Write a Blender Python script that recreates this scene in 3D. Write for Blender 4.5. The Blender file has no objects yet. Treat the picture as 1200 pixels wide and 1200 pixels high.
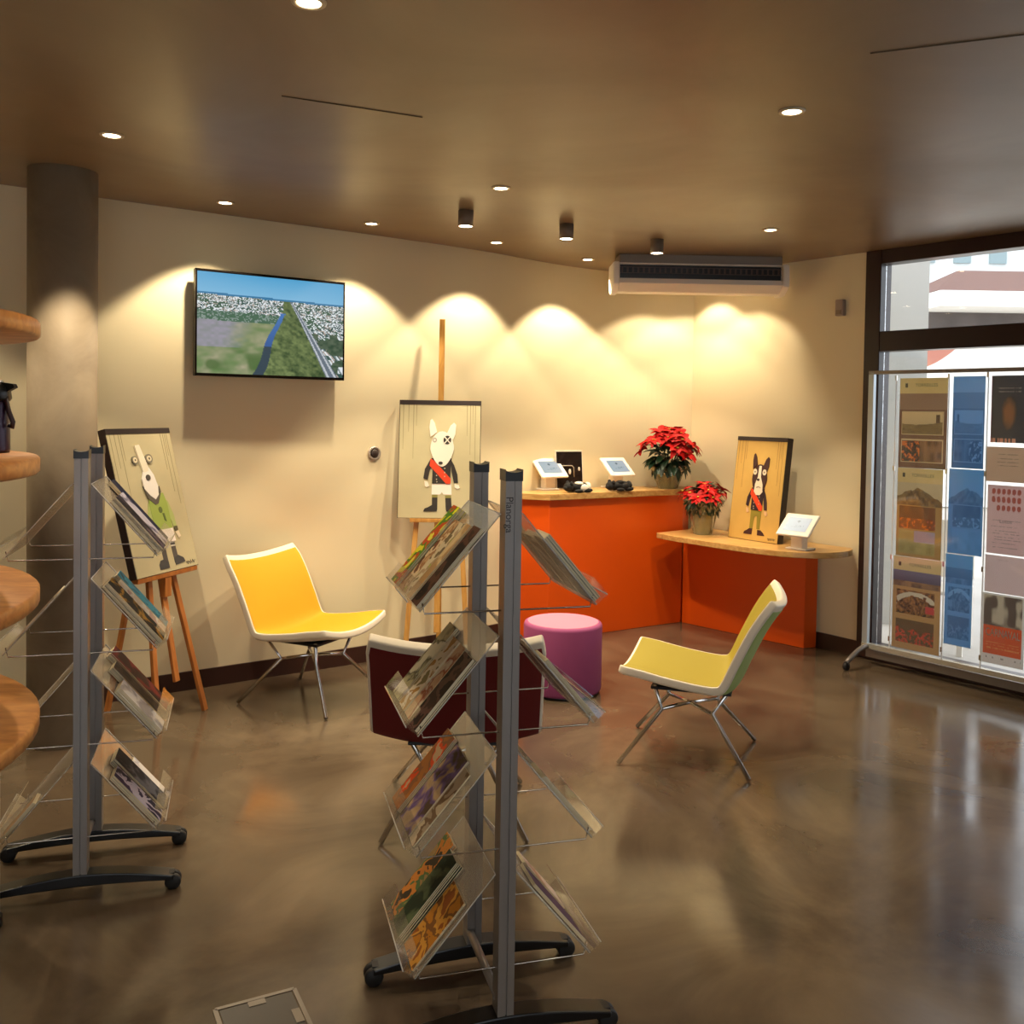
import bpy, bmesh, math, random
from mathutils import Vector, Matrix
random.seed(7)
C = bpy.context.scene.collection
PI = math.pi

# ------------------------------------------------------------------ camera
FPX, PPX, PPY, CAMH = 1106.0, 600.0, 513.0, 1.6
PITCH, ROLL = math.atan(31/1106.0), 0.016
_f = Vector((0, math.cos(PITCH), -math.sin(PITCH)))
_u0 = Vector((0, math.sin(PITCH), math.cos(PITCH)))
_r0 = Vector((1, 0, 0))
_r = _r0*math.cos(ROLL) + _u0*math.sin(ROLL)
_u = -_r0*math.sin(ROLL) + _u0*math.cos(ROLL)
cam = bpy.data.cameras.new('camera'); camo = bpy.data.objects.new('camera', cam); C.objects.link(camo)
m = Matrix((_r, _u, -_f)).transposed().to_4x4(); m.translation = Vector((0, 0, CAMH))
camo.matrix_world = m
cam.sensor_width = 36; cam.sensor_fit = 'HORIZONTAL'; cam.lens = 36*FPX/1200
cam.shift_y = -(600-PPY)/1200
cam.clip_start = 0.05; cam.clip_end = 300
bpy.context.scene.camera = camo
# ------------------------------------------------------------------ world, sun, exposure
SC = bpy.context.scene
SC.view_settings.view_transform = 'Standard'
SC.view_settings.look = 'None'
SC.view_settings.gamma = 1
SC.view_settings.use_curve_mapping = False
SC.view_settings.exposure = 0.0
WORLD_STRENGTH = 2.6
w = bpy.data.worlds.new('sky'); SC.world = w; w.use_nodes = True
bg = w.node_tree.nodes['Background']; bg.inputs[0].default_value = (0.86, 0.93, 1.0, 1); bg.inputs[1].default_value = WORLD_STRENGTH
sun = bpy.data.lights.new('sun', 'SUN'); suno = bpy.data.objects.new('sun', sun); C.objects.link(suno)
sun.energy = 1.5; sun.angle = 0.02; sun.color = (1, 0.95, 0.86)
suno.rotation_euler = Vector((0.75, 0.45, -0.75)).to_track_quat('-Z', 'Y').to_euler(); suno.location = (0, 0, 8)
SPOT_W, SPOT_COL = 70.0, (1.0, 0.83, 0.59)

def at(x, y, z=0.0):
    d = _f + _r*((x-PPX)/FPX) - _u*((y-PPY)/FPX)
    return Vector((0, 0, CAMH)) + d*((z-CAMH)/d.z)
def hit(x, y, p0, n):
    d = _f + _r*((x-PPX)/FPX) - _u*((y-PPY)/FPX); o = Vector((0, 0, CAMH))
    return o + d*((Vector(p0)-o).dot(Vector(n))/d.dot(Vector(n)))

# ------------------------------------------------------------------ materials
def srgb(h):
    h = h.lstrip('#'); c = [int(h[i:i+2], 16)/255 for i in (0, 2, 4)]
    return tuple((x/12.92 if x <= .04045 else ((x+.055)/1.055)**2.4) for x in c) + (1,)
def mat(name, col, rough=.5, metal=0.0, spec=.5, bump=0, bscale=40, var=0, vscale=8, coat=0, trans=0, alpha=1):
    m = bpy.data.materials.new(name); m.use_nodes = True; nt = m.node_tree; b = nt.nodes['Principled BSDF']
    c = srgb(col) if isinstance(col, str) else col
    b.inputs['Base Color'].default_value = c; b.inputs['Roughness'].default_value = rough
    b.inputs['Metallic'].default_value = metal; b.inputs['Specular IOR Level'].default_value = spec
    b.inputs['Coat Weight'].default_value = coat; b.inputs['Transmission Weight'].default_value = trans
    b.inputs['Alpha'].default_value = alpha
    if var or bump:
        tc = nt.nodes.new('ShaderNodeTexCoord')
    if var:
        n = nt.nodes.new('ShaderNodeTexNoise'); n.inputs['Scale'].default_value = vscale; n.inputs['Detail'].default_value = 4
        nt.links.new(tc.outputs['Object'], n.inputs['Vector'])
        r = nt.nodes.new('ShaderNodeValToRGB')
        r.color_ramp.elements[0].position = .3; r.color_ramp.elements[1].position = .7
        r.color_ramp.elements[0].color = tuple(x*(1-var) for x in c[:3])+(1,)
        r.color_ramp.elements[1].color = tuple(min(1, x*(1+var)) for x in c[:3])+(1,)
        nt.links.new(n.outputs['Fac'], r.inputs[0]); nt.links.new(r.outputs[0], b.inputs['Base Color'])
    if bump:
        n2 = nt.nodes.new('ShaderNodeTexNoise'); n2.inputs['Scale'].default_value = bscale; n2.inputs['Detail'].default_value = 4
        nt.links.new(tc.outputs['Object'], n2.inputs['Vector'])
        bp = nt.nodes.new('ShaderNodeBump'); bp.inputs['Strength'].default_value = bump; bp.inputs['Distance'].default_value = .01
        nt.links.new(n2.outputs['Fac'], bp.inputs['Height']); nt.links.new(bp.outputs[0], b.inputs['Normal'])
    return m
def emis(name, col, st):
    m = bpy.data.materials.new(name); m.use_nodes = True; nt = m.node_tree; nt.nodes.clear()
    e = nt.nodes.new('ShaderNodeEmission'); o = nt.nodes.new('ShaderNodeOutputMaterial')
    e.inputs[0].default_value = srgb(col) if isinstance(col, str) else col; e.inputs[1].default_value = st
    nt.links.new(e.outputs[0], o.inputs[0]); return m
def clearmat(name, tint, opacity, rough=.1, grough=.03, gamt=1.0):
    """thin clear plastic or glass: see-through, with its own tint and gloss"""
    m = bpy.data.materials.new(name); m.use_nodes = True; nt = m.node_tree; nt.nodes.clear()
    o = nt.nodes.new('ShaderNodeOutputMaterial'); t = nt.nodes.new('ShaderNodeBsdfTransparent')
    p = nt.nodes.new('ShaderNodeBsdfPrincipled'); p.inputs['Base Color'].default_value = srgb(tint); p.inputs['Roughness'].default_value = rough
    mx = nt.nodes.new('ShaderNodeMixShader'); mx.inputs[0].default_value = opacity
    g = nt.nodes.new('ShaderNodeBsdfGlossy'); g.inputs['Roughness'].default_value = grough
    fr = nt.nodes.new('ShaderNodeFresnel'); fr.inputs[0].default_value = 1.45; mx2 = nt.nodes.new('ShaderNodeMixShader')
    nt.links.new(t.outputs[0], mx.inputs[1]); nt.links.new(p.outputs[0], mx.inputs[2])
    ml = nt.nodes.new('ShaderNodeMath'); ml.operation = 'MULTIPLY'; ml.inputs[1].default_value = gamt
    nt.links.new(fr.outputs[0], ml.inputs[0]); nt.links.new(ml.outputs[0], mx2.inputs[0]); nt.links.new(mx.outputs[0], mx2.inputs[1]); nt.links.new(g.outputs[0], mx2.inputs[2])
    nt.links.new(mx2.outputs[0], o.inputs[0]); return m
def vcol(name, emit=0, rough=.5):
    m = bpy.data.materials.new(name); m.use_nodes = True; nt = m.node_tree; b = nt.nodes['Principled BSDF']
    a = nt.nodes.new('ShaderNodeVertexColor'); a.layer_name = 'Col'
    b.inputs['Roughness'].default_value = rough
    if emit:
        nt.links.new(a.outputs[0], b.inputs['Emission Color']); b.inputs['Emission Strength'].default_value = emit
        b.inputs['Base Color'].default_value = (0, 0, 0, 1)
    else: nt.links.new(a.outputs[0], b.inputs['Base Color'])
    return m
def wood(name, c1, c2, rough=.4, scale=(1.5, 14, 14), rot=0):
    m = mat(name, c1, rough); nt = m.node_tree; b = nt.nodes['Principled BSDF']
    tc = nt.nodes.new('ShaderNodeTexCoord'); mp = nt.nodes.new('ShaderNodeMapping'); mp.inputs['Scale'].default_value = scale
    mp.inputs['Rotation'].default_value[2] = rot
    n = nt.nodes.new('ShaderNodeTexNoise'); n.inputs['Scale'].default_value = 3; n.inputs['Detail'].default_value = 6; n.inputs['Distortion'].default_value = .6
    r = nt.nodes.new('ShaderNodeValToRGB'); r.color_ramp.elements[0].position = .35; r.color_ramp.elements[1].position = .65
    r.color_ramp.elements[0].color = srgb(c1); r.color_ramp.elements[1].color = srgb(c2)
    nt.links.new(tc.outputs['Object'], mp.inputs[0]); nt.links.new(mp.outputs[0], n.inputs['Vector'])
    nt.links.new(n.outputs['Fac'], r.inputs[0]); nt.links.new(r.outputs[0], b.inputs['Base Color']); return m

def concrete(name, cols, r0, r1, scale, rs, bump=.02):
    m = mat(name, cols[0], .4); nt = m.node_tree; b = nt.nodes['Principled BSDF']
    tc = nt.nodes.new('ShaderNodeTexCoord')
    n = nt.nodes.new('ShaderNodeTexNoise'); n.inputs['Scale'].default_value = scale; n.inputs['Detail'].default_value = 8; n.inputs['Roughness'].default_value = .6
    n.inputs['Distortion'].default_value = .8
    nt.links.new(tc.outputs['Object'], n.inputs['Vector'])
    r = nt.nodes.new('ShaderNodeValToRGB'); e = r.color_ramp.elements
    e[0].position = .3; e[0].color = srgb(cols[0]); e[1].position = .72; e[1].color = srgb(cols[2])
    k = e.new(.5); k.color = srgb(cols[1])
    nt.links.new(n.outputs['Fac'], r.inputs[0]); nt.links.new(r.outputs[0], b.inputs['Base Color'])
    n2 = nt.nodes.new('ShaderNodeTexNoise'); n2.inputs['Scale'].default_value = rs; n2.inputs['Detail'].default_value = 5
    nt.links.new(tc.outputs['Object'], n2.inputs['Vector'])
    mr = nt.nodes.new('ShaderNodeMapRange'); mr.inputs['From Min'].default_value = .3; mr.inputs['From Max'].default_value = .7
    mr.inputs['To Min'].default_value = r0; mr.inputs['To Max'].default_value = r1
    nt.links.new(n2.outputs['Fac'], mr.inputs[0]); nt.links.new(mr.outputs[0], b.inputs['Roughness'])
    bp = nt.nodes.new('ShaderNodeBump'); bp.inputs['Strength'].default_value = bump; bp.inputs['Distance'].default_value = .02
    nt.links.new(n.outputs['Fac'], bp.inputs['Height']); nt.links.new(bp.outputs[0], b.inputs['Normal'])
    return m
M_FLOOR = concrete('polished_concrete', ('#40342a', '#584a3a', '#70604c'), .10, .24, 1.3, 2.2)
M_CEIL = concrete('ceiling_concrete', ('#7a6850', '#87735a', '#937f63'), .30, .42, .9, 1.0, .01)
M_COL = concrete('column_concrete', ('#85755f', '#94846c', '#a39278'), .6, .75, 3, 4, .03)
M_WALL = mat('cream_wall_paint', '#e4d6b0', .6, spec=.3, bump=.03, bscale=160)
M_BASE = mat('dark_skirting', '#3a211a', .35)
M_FRAME = mat('dark_window_frame', '#2a1515', .3)
M_ALU = mat('brushed_aluminium', '#8f8780', .42, metal=.6)
M_ALU_D = mat('groove_grey', '#4b4846', .5, metal=.4)
M_CHROME = mat('chrome', '#d8d6d2', .12, metal=1)
M_STEEL = mat('steel_wire', '#b5aca0', .25, metal=1)
M_BLACK = mat('black_plastic', '#0d0c0c', .35)
M_RUB = mat('black_rubber', '#15120f', .6)
M_WHITE = mat('white_plastic', '#efe6d8', .4)
M_CREAM = mat('cream_shell', '#e8dcc4', .5)
M_ORANGE = mat('orange_laminate', '#e4560a', .32)
M_OAK = wood('pale_wood', '#b98a4c', '#d3a868', .3)
M_SHELF = wood('golden_wood', '#a8692c', '#c98a46', .38, (3, 9, 9))
M_EASEL = wood('easel_wood', '#a4622c', '#bc7636', .4, (12, 12, 1.5))
M_EASEL2 = wood('pale_easel_wood', '#b98338', '#d09c4c', .4, (12, 12, 1.5))
M_ACRYL = clearmat('smoky_acrylic', '#b8ab9a', .36, .35, .22, .25)
M_LIP = clearmat('clear_lip', '#e0dacd', .03, .2, .05, .25)
M_ACRYL_E = clearmat('acrylic_edge', '#e8e2d8', .7, .1)
M_GLASS = clearmat('window_glass', '#dfe8ec', .02, .05)
M_CELLO = clearmat('cellophane', '#e6dfae', .3, .1)

# ------------------------------------------------------------------ mesh builder
class MB:
    def __init__(s): s.v = []; s.f = []; s.mi = []; s.sm = []; s.cur = 0
    def add(s, vs, fs, M=None, smooth=False):
        o = len(s.v)
        for p in vs:
            p = Vector(p); s.v.append(M @ p if M is not None else p)
        for f in fs: s.f.append([i+o for i in f]); s.mi.append(s.cur); s.sm.append(smooth)
        return s
    def box(s, c, d, M=None):
        x, y, z = (q/2 for q in d); c = Vector(c)
        vs = [c+Vector((a*x, b*y, e*z)) for a in (-1, 1) for b in (-1, 1) for e in (-1, 1)]
        return s.add(vs, [(0, 1, 3, 2), (4, 6, 7, 5), (0, 4, 5, 1), (2, 3, 7, 6), (0, 2, 6, 4), (1, 5, 7, 3)], M)
    def prism(s, poly, z0, z1, M=None, smooth=False):
        n = len(poly); area = sum(poly[i][0]*poly[(i+1) % n][1]-poly[(i+1) % n][0]*poly[i][1] for i in range(n))
        if area < 0: poly = poly[::-1]
        vs = [(p[0], p[1], z0) for p in poly]+[(p[0], p[1], z1) for p in poly]
        fs = [tuple(range(n-1, -1, -1)), tuple(range(n, 2*n))]
        s.add(vs, fs, M); o = len(s.v)-2*n
        for i in range(n):
            j = (i+1) % n; s.f.append([o+i, o+j, o+n+j, o+n+i]); s.mi.append(s.cur); s.sm.append(smooth)
        return s
    def tube(s, pts, r, n=10, M=None, closed=False):
        pts = [Vector(p) for p in pts]; rings = []; up = None
        for i, p in enumerate(pts):
            a = pts[i-1] if i else p; b = pts[i+1] if i < len(pts)-1 else p
            d = (b-a).normalized()
            if up is None: up = d.orthogonal().normalized()
            up = (up-d*up.dot(d)).normalized(); q = d.cross(up)
            rr = r[i] if isinstance(r, (list, tuple)) else r
            rings.append([p+(up*math.cos(2*PI*k/n)+q*math.sin(2*PI*k/n))*rr for k in range(n)])
        vs = [v for ring in rings for v in ring]; fs = []
        for i in range(len(pts)-1):
            for k in range(n): fs.append((i*n+k, i*n+(k+1) % n, (i+1)*n+(k+1) % n, (i+1)*n+k))
        s.add(vs, fs, M, True); o = len(s.v)-len(vs)
        s.f.append([o+k for k in range(n-1, -1, -1)]); s.f.append([o+(len(pts)-1)*n+k for k in range(n)]); s.mi += [s.cur]*2; s.sm += [False]*2
        return s
    def lathe(s, prof, n=32, M=None, smooth=True):
        vs = []; fs = []
        for (r, z) in prof:
            for k in range(n): vs.append((r*math.cos(2*PI*k/n), r*math.sin(2*PI*k/n), z))
        for i in range(len(prof)-1):
            for k in range(n): fs.append((i*n+k, i*n+(k+1) % n, (i+1)*n+(k+1) % n, (i+1)*n+k))
        s.add(vs, fs, M, smooth)
        o = len(s.v)-len(vs)
        if prof[0][0] > 1e-5: s.f.append([o+k for k in range(n-1, -1, -1)]); s.mi.append(s.cur); s.sm.append(False)
        if prof[-1][0] > 1e-5: s.f.append([o+(len(prof)-1)*n+k for k in range(n)]); s.mi.append(s.cur); s.sm.append(False)
        return s
    def ball(s, c, r, M=None, n=14):
        r = r if isinstance(r, (tuple, list)) else (r, r, r)
        vs = []; fs = []
        for i in range(n//2+1):
            t = PI*i/(n//2)
            for k in range(n): vs.append((c[0]+r[0]*math.sin(t)*math.cos(2*PI*k/n), c[1]+r[1]*math.sin(t)*math.sin(2*PI*k/n), c[2]-r[2]*math.cos(t)))
        for i in range(n//2):
            for k in range(n): fs.append((i*n+k, i*n+(k+1) % n, (i+1)*n+(k+1) % n, (i+1)*n+k))
        return s.add(vs, fs, M, True)
    def build(s, name, mats, parent=None, bevel=0, seg=2):
        me = bpy.data.meshes.new(name); me.from_pydata([tuple(v) for v in s.v], [], s.f)
        for mm in (mats if isinstance(mats, (list, tuple)) else [mats]): me.materials.append(mm)
        me.polygons.foreach_set('material_index', s.mi); me.polygons.foreach_set('use_smooth', s.sm); me.update()
        o = bpy.data.objects.new(name, me); C.objects.link(o)
        if parent: o.parent = parent
        if bevel:
            b = o.modifiers.new('bevel', 'BEVEL'); b.width = bevel; b.segments = seg; b.limit_method = 'ANGLE'; b.angle_limit = math.radians(35)
        return o
def tag(o, label=None, cat=None, group=None, kind=None):
    if label: o['label'] = label
    if cat: o['category'] = cat
    if group: o['group'] = group
    if kind: o['kind'] = kind
    return o
def thing(name, loc, rz=0, label=None, cat=None, group=None):
    o = bpy.data.objects.new(name, None); C.objects.link(o); o.location = loc; o.rotation_euler = (0, 0, rz); o.empty_display_size = .1
    return tag(o, label, cat, group)
def rotm(ax, a): return Matrix.Rotation(a, 4, ax)
def T(x, y, z): return Matrix.Translation((x, y, z))
def frame3(o, x, y, z):
    M = Matrix((Vector(x).normalized(), Vector(y).normalized(), Vector(z).normalized())).transposed().to_4x4(); M.translation = Vector(o); return M
def copy_tree(o, parent=None):
    c = o.copy(); C.objects.link(c); c.parent = parent
    for ch in list(o.children): copy_tree(ch, c)
    return c
def text(body, size, name, material, parent, M, extrude=.0006, align='CENTER', bold=0):
    cu = bpy.data.curves.new(name, 'FONT'); cu.body = body; cu.size = size; cu.extrude = extrude; cu.offset = bold; cu.align_x = align; cu.align_y = 'CENTER'
    tmp = bpy.data.objects.new('tmp', cu); C.objects.link(tmp)
    dg = bpy.context.evaluated_depsgraph_get(); me = bpy.data.meshes.new_from_object(tmp.evaluated_get(dg))
    bpy.data.objects.remove(tmp); bpy.data.curves.remove(cu)
    me.materials.clear(); me.materials.append(material); me.transform(M)
    o = bpy.data.objects.new(name, me); C.objects.link(o); o.parent = parent; return o

# ------------------------------------------------------------------ the room
CEIL = 2.69
def catmull(P, n=10):
    out = []
    for i in range(len(P)-1):
        p0 = Vector(P[max(i-1, 0)]); p1 = Vector(P[i]); p2 = Vector(P[i+1]); p3 = Vector(P[min(i+2, len(P)-1)])
        for k in range(n):
            t = k/n; out.append(.5*((2*p1)+(-p0+p2)*t+(2*p0-5*p1+4*p2-p3)*t*t+(-p0+3*p1-3*p2+p3)*t**3))
    out.append(Vector(P[-1])); return out
LW = [(-4.8, 3.13), (-3.5, 4.07), (-2.15, 5.04), (-1.5, 5.51), (-.9, 5.94), (-.25, 6.45), (.1, 6.80), (.4, 7.08), (.7, 7.28), (1.05, 7.42), (1.42, 7.47)]
LWc = catmull(LW)
CORN = Vector((1.42, 7.47)); G0 = Vector((2.33, 6.27)); WD = (Vector((2.96, 5.47))-G0).normalized()   # along the glass, to the right
WN = Vector((WD.y, -WD.x))         # into the room
if WN.dot(Vector((-1, -1))) < 0: WN = -WN
G1 = G0+WD*7.0
def wall_strip(name, pts, z0, z1, th, material, side, smooth=True, parent=None):
    """pts: plan polyline, side +1 thickens to the left of travel"""
    mb = MB(); n = len(pts); off = []
    for i, p in enumerate(pts):
        a = Vector(pts[max(i-1, 0)]); b = Vector(pts[min(i+1, n-1)]); d = (b-a).normalized(); off.append(Vector(p)+Vector((-d.y, d.x))*th*side)
    vs = [(p[0], p[1], z) for z in (z0, z1) for p in pts]+[(p[0], p[1], z) for z in (z0, z1) for p in off]; fs = []
    for i in range(n-1):
        fs += [(i, i+1, n+i+1, n+i), (2*n+i, 3*n+i, 3*n+i+1, 2*n+i+1), (n+i, n+i+1, 3*n+i+1, 3*n+i), (i, 2*n+i, 2*n+i+1, i+1)]
    fs += [(0, n, 3*n, 2*n), (n-1, 3*n-1, 4*n-1, 2*n-1)]
    mb.add(vs, fs, None, False); mb.sm = [smooth and (k % 4 < 2) and k < 4*(n-1) for k in range(len(fs))]
    return mb.build(name, material, parent)
tag(wall_strip('wall_left', LWc, 0, 2.95, .2, M_WALL, 1, False), kind='structure')
tag(wall_strip('wall_right', [CORN, G0], 0, 2.95, .16, M_WALL, 1, False), kind='structure')
tag(wall_strip('wall_west', [(-4.8, -3.2), (-4.8, 3.13)], 0, 2.95, .2, M_WALL, 1, False), kind='structure')
BR = Vector((G1.x, -3.2))
for (n_, a_, b_, z0, z1) in (('wall_back', BR, (3.24, -3.2), 0, 2.95), ('wall_back_2', (-1.24, -3.2), (-4.8, -3.2), 0, 2.95), ('wall_back_3', (3.24, -3.2), (-1.24, -3.2), 2.5, 2.95)):
    tag(wall_strip(n_, [a_, b_], z0, z1, .2, M_WALL, 1, False), kind='structure')
wb = thing('fill_window', (0, 0, 0)); tag(wb, kind='structure')  # unseen window added in the back wall for daylight fill
mb = MB(); mb.box((1.0, -3.28, .05), (4.48, .1, .1)); mb.box((1.0, -3.28, 2.46), (4.48, .1, .08))
for x in (-1.2, 1.0, 3.2): mb.box((x, -3.28, 1.25), (.08, .1, 2.5))
tag(mb.build('window_frame', M_FRAME, wb), kind='structure')
for x in (-.1, 2.1): tag(MB().box((x, -3.28, 1.26), (2.1, .008, 2.32)).build('pane', M_GLASS, wb), kind='structure')
tag(wall_strip('wall_east', [G1, BR], 0, 2.95, .2, M_WALL, 1, False), kind='structure')
plan = [(-4.8, -3.2)]+[(p[0], p[1]) for p in LWc]+[tuple(G0), tuple(G1), tuple(BR)]
plan = plan[::-1]
def outset(poly, d=.17):
    return [tuple(Vector(p)) for p in poly]
tag(MB().prism(outset(plan), -.12, 0).build('floor', M_FLOOR), kind='structure')
big = [(-5.1, -3.5), (-5.1, 3.3), (-3.6, 4.35), (-1.2, 6.1), (.4, 7.5), (1.5, 7.85), tuple(G0-WN*.25), tuple(G1-WN*.25), (BR.x+.3, -3.5)]
tag(MB().prism(big[::-1], CEIL, CEIL+.3).build('ceiling', M_CEIL), kind='structure')
# skirting boards (a thin strip in front of the wall)
bl = wall_strip('baseboard_left', [p for p in LWc], 0.0, .105, .012, M_BASE, -1, False); tag(bl, kind='structure')
br = wall_strip('baseboard_right', [CORN-Vector((-.01, .02)), G0], 0.0, .105, .012, M_BASE, -1, False); tag(br, kind='structure')
# joint lines in the ceiling slab (thin grooves read as darker seams)
M_SEAM = mat('ceiling_seam', '#5c4c3a', .7)
def seam(a, b, name):
    a, b = at(*a, CEIL), at(*b, CEIL); d = (b-a); L = d.length; mid = (a+b)/2
    mb = MB().box((0, 0, 0), (L, .003, .003), T(mid.x, mid.y, CEIL-.0016) @ rotm('Z', math.atan2(d.y, d.x))); o = mb.build(name, M_SEAM); tag(o, kind='structure')
seam((330, 112), (495, 137), 'trim_1'); seam((1020, 62), (1200, 40), 'trim_2')

# window wall: frame and panes.  local x along WD, y out of room
WM = frame3((G0.x, G0.y, 0), (WD.x, WD.y, 0), (-WN.x, -WN.y, 0), (0, 0, 1))
LEN = 7.0
wroot = thing('window_1', (0, 0, 0)); tag(wroot, kind='structure')
fr = MB()
fr.box((LEN/2, .05, .05), (LEN, .12, .10), WM); fr.box((LEN/2, .05, CEIL-.045), (LEN, .12, .09), WM); fr.box((LEN/2, .05, 2.095), (LEN, .12, .13), WM)
fr.box((.055, .05, 1.35), (.11, .13, 2.68), WM)
for k in (2.4, 4.7, 6.95): fr.box((k, .05, 1.35), (.08, .12, 2.68), WM)
tag(fr.build('window_frame', M_FRAME, wroot, .004), kind='structure')
for (a, b) in ((.11, 2.36), (2.44, 4.66), (4.74, 6.91)):
    for (z0, z1) in ((.10, 2.03), (2.16, CEIL-.09)):
        g = MB().box(((a+b)/2, .05, (z0+z1)/2), (b-a, .008, z1-z0), WM).build('pane', M_GLASS, wroot); tag(g, kind='structure')

# concrete column
cp = (-2.125, 4.46)
tag(MB().lathe([(.152, 0), (.152, CEIL)], 48, T(*cp, 0)).build('trim_3', M_COL), kind='structure')

# ------------------------------------------------------------------ outside
M_PAVE = mat('outdoor_paving', '#b9b2a8', .8, var=.08, vscale=2); M_PIER = mat('grey_render', '#b3b1ac', .8)
M_OUTW = mat('white_render', '#f2efe9', .8); M_ROOF = mat('brown_roof_tiles', '#6f4c40', .8, var=.25, vscale=20)
M_PINK = mat('salmon_render', '#c98574', .8); M_DARKG = mat('shop_shade', '#5a5250', .7, var=.2, vscale=3)
g = MB().prism([(-6, 6), (-6, 60), (60, 60), (60, -20), (9.6, -20), (9.6, -3.2), tuple(G1-WN*.2), tuple(G0-WN*.2), (1.2, 8)], -.14, -.02).build('floor_outside', M_PAVE)
g.name = 'ground_pavement'; tag(g, kind='structure')
pr = MB().box((3.05, 7.55, 1.75), (.335, .4, 3.6), None).build('outdoor_pillar', M_PIER)
tag(pr, 'light grey rendered pillar standing outside behind the window corner', 'pillar')
# far building : white band, tiled roof, shade over the shop front painted as a dark band below
hb = thing('tiled_building', (15.35, 17, 0), 0, 'low white building across the street with brown tiled roofs', 'building')
MB().box((0, 1, 1.6), (16, 2, 3.2)).build('wall', M_OUTW, hb)
MB().box((0, -.5, 3.62), (16.4, 1.2, .26)).build('fascia', M_OUTW, hb)
MB().add([(-8.2, -.9, 3.76), (8.2, -.9, 3.76), (8.2, 3, 4.72), (-6.0, 3, 4.72), (-8.2, 3, 3.7), (8.2, 3, 3.7)], [(0, 1, 2, 3), (3, 2, 5, 4), (0, 3, 4), (1, 5, 2), (0, 4, 5, 1)]).build('roof', M_ROOF, hb)
MB().box((0, -.06, 3.30), (15.9, .1, .38)).build('shop_shade_band', M_DARKG, hb)
hb2 = thing('far_house', (17, 27, 0), 0, 'pale house rising behind the low tiled roofs across the street', 'building')
MB().box((0, 0, 3.2), (26, 6, 6.4)).build('wall', mat('pale_house', '#e4e8e8', .8), hb2)
wn = mat('grey_window', '#8fa3a8', .4)
for k in range(26): MB().box((-12+k*.9, -3.02, 5.75), (.42, .08, .45)).build('window', wn, hb2)
MB().box((0, 0, 6.55), (26.6, 6.6, .3)).build('roof', M_OUTW, hb2)
pts = [(0, 2.33), (0, 2.04)]+[(.46*(k/10), 2.04+.29*(k/10)**1.7) for k in range(1, 11)]
ar = MB().box((3.545, 8.65, 1.165), (.19, .3, 2.33)).prism(pts, 0, .3, Matrix(((1, 0, 0, 3.62), (0, 0, 1, 8.5), (0, 1, 0, 0), (0, 0, 0, 1)))).build('outdoor_arch', M_PINK)
tag(ar, 'salmon pink curved arch piece outside beside the grey pillar', 'arch')

# ------------------------------------------------------------------ lamps
M_GLOW = emis('lamp_glow', (1, .82, .55, 1), 16)
M_TRIM = mat('lamp_trim', '#c9b898', .4)
def spotlight(parent, loc, watts, angle, blend=.25, aim=None):
    l = bpy.data.lights.new('spot', 'SPOT'); l.energy = watts; l.spot_size = angle; l.spot_blend = blend; l.color = SPOT_COL; l.shadow_soft_size = .025
    o = bpy.data.objects.new('light_source', l); C.objects.link(o); o.parent = parent; o.location = loc
    if aim: o.rotation_euler = Vector(aim).to_track_quat('-Z', 'Y').to_euler()
def downlight(p, label, watts=SPOT_W, ang=1.75, seen=True):
    t = thing('recessed_downlight', (p[0], p[1], CEIL), 0, label, 'ceiling light', 'recessed downlights in the concrete ceiling')
    MB().lathe([(.034, -.001), (.034, -.006), (.046, -.005), (.048, 0)], 28).build('trim_ring', M_TRIM, t)
    MB().lathe([(.0, -.0035), (.033, -.0035), (.033, -.0015)], 24).build('lens', M_GLOW, t)
    spotlight(t, (0, 0, -.02), watts, ang)
# wall washers follow the left wall, 0.33 m out
for (x, y, d, lab) in ((266, 236, 0, 'recessed downlight nearest the television, left of it'), (431, 263, 0, 'recessed downlight above the right edge of the television'),
                    (571, 286, 0, 'recessed downlight by the wall above the tall easel'), (687, 304, 0, 'recessed downlight just left of the air conditioner')):
    p = at(x, y, CEIL); pl = Vector((p.x, p.y))
    near = min(LWc, key=lambda q: (q-pl).length); k = LWc.index(near); d = (LWc[min(k+1, len(LWc)-1)]-LWc[max(k-1, 0)]).normalized(); n = Vector((d.y, -d.x))
    base = near+d*((pl-near).dot(d)); q = base+n*.33
    downlight((q.x, q.y), lab)
downlight(at(131, 158, CEIL), 'recessed downlight beside the top of the concrete column', 95)
downlight((-3.05, 4.0), 'recessed downlight left of the concrete column', SPOT_W)
downlight(at(362, 2, CEIL), 'recessed downlight nearest the camera at the top edge', 50, 1.5)
downlight(at(587, 220, CEIL), 'recessed downlight in front of the tall easel, ahead of the cylinder lamps', 75, 1.5)
downlight(at(903, 269, CEIL), 'recessed downlight in front of the right end of the air conditioner', 70, 1.5)
downlight(at(928, 130, CEIL), 'recessed downlight at the right of the ceiling near the window', 60, 1.5)
for q in ((1.02, 7.12), (1.42, 7.0)): pass
for q in ((1.12, 7.08), (1.37, 7.12), (1.5, 6.78)):
    downlight(q, 'recessed downlight hidden above the air conditioner in the corner', 30)
for (x, y) in ((-2.6, 1.6), (-.6, .6), (2.0, 1.2), (-3.5, 2.6), (1.2, -1.2), (-1.6, -1.2), (3.2, 2.6)):  # unseen downlights added in the rest of the room for fill
    downlight((x, y), 'recessed downlight added for fill outside the picture', 34 if (y > 0 and x < 1) else 55, 1.7)
M_CYL = mat('grey_lamp_body', '#7d6d5c', .45, metal=.1)
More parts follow.
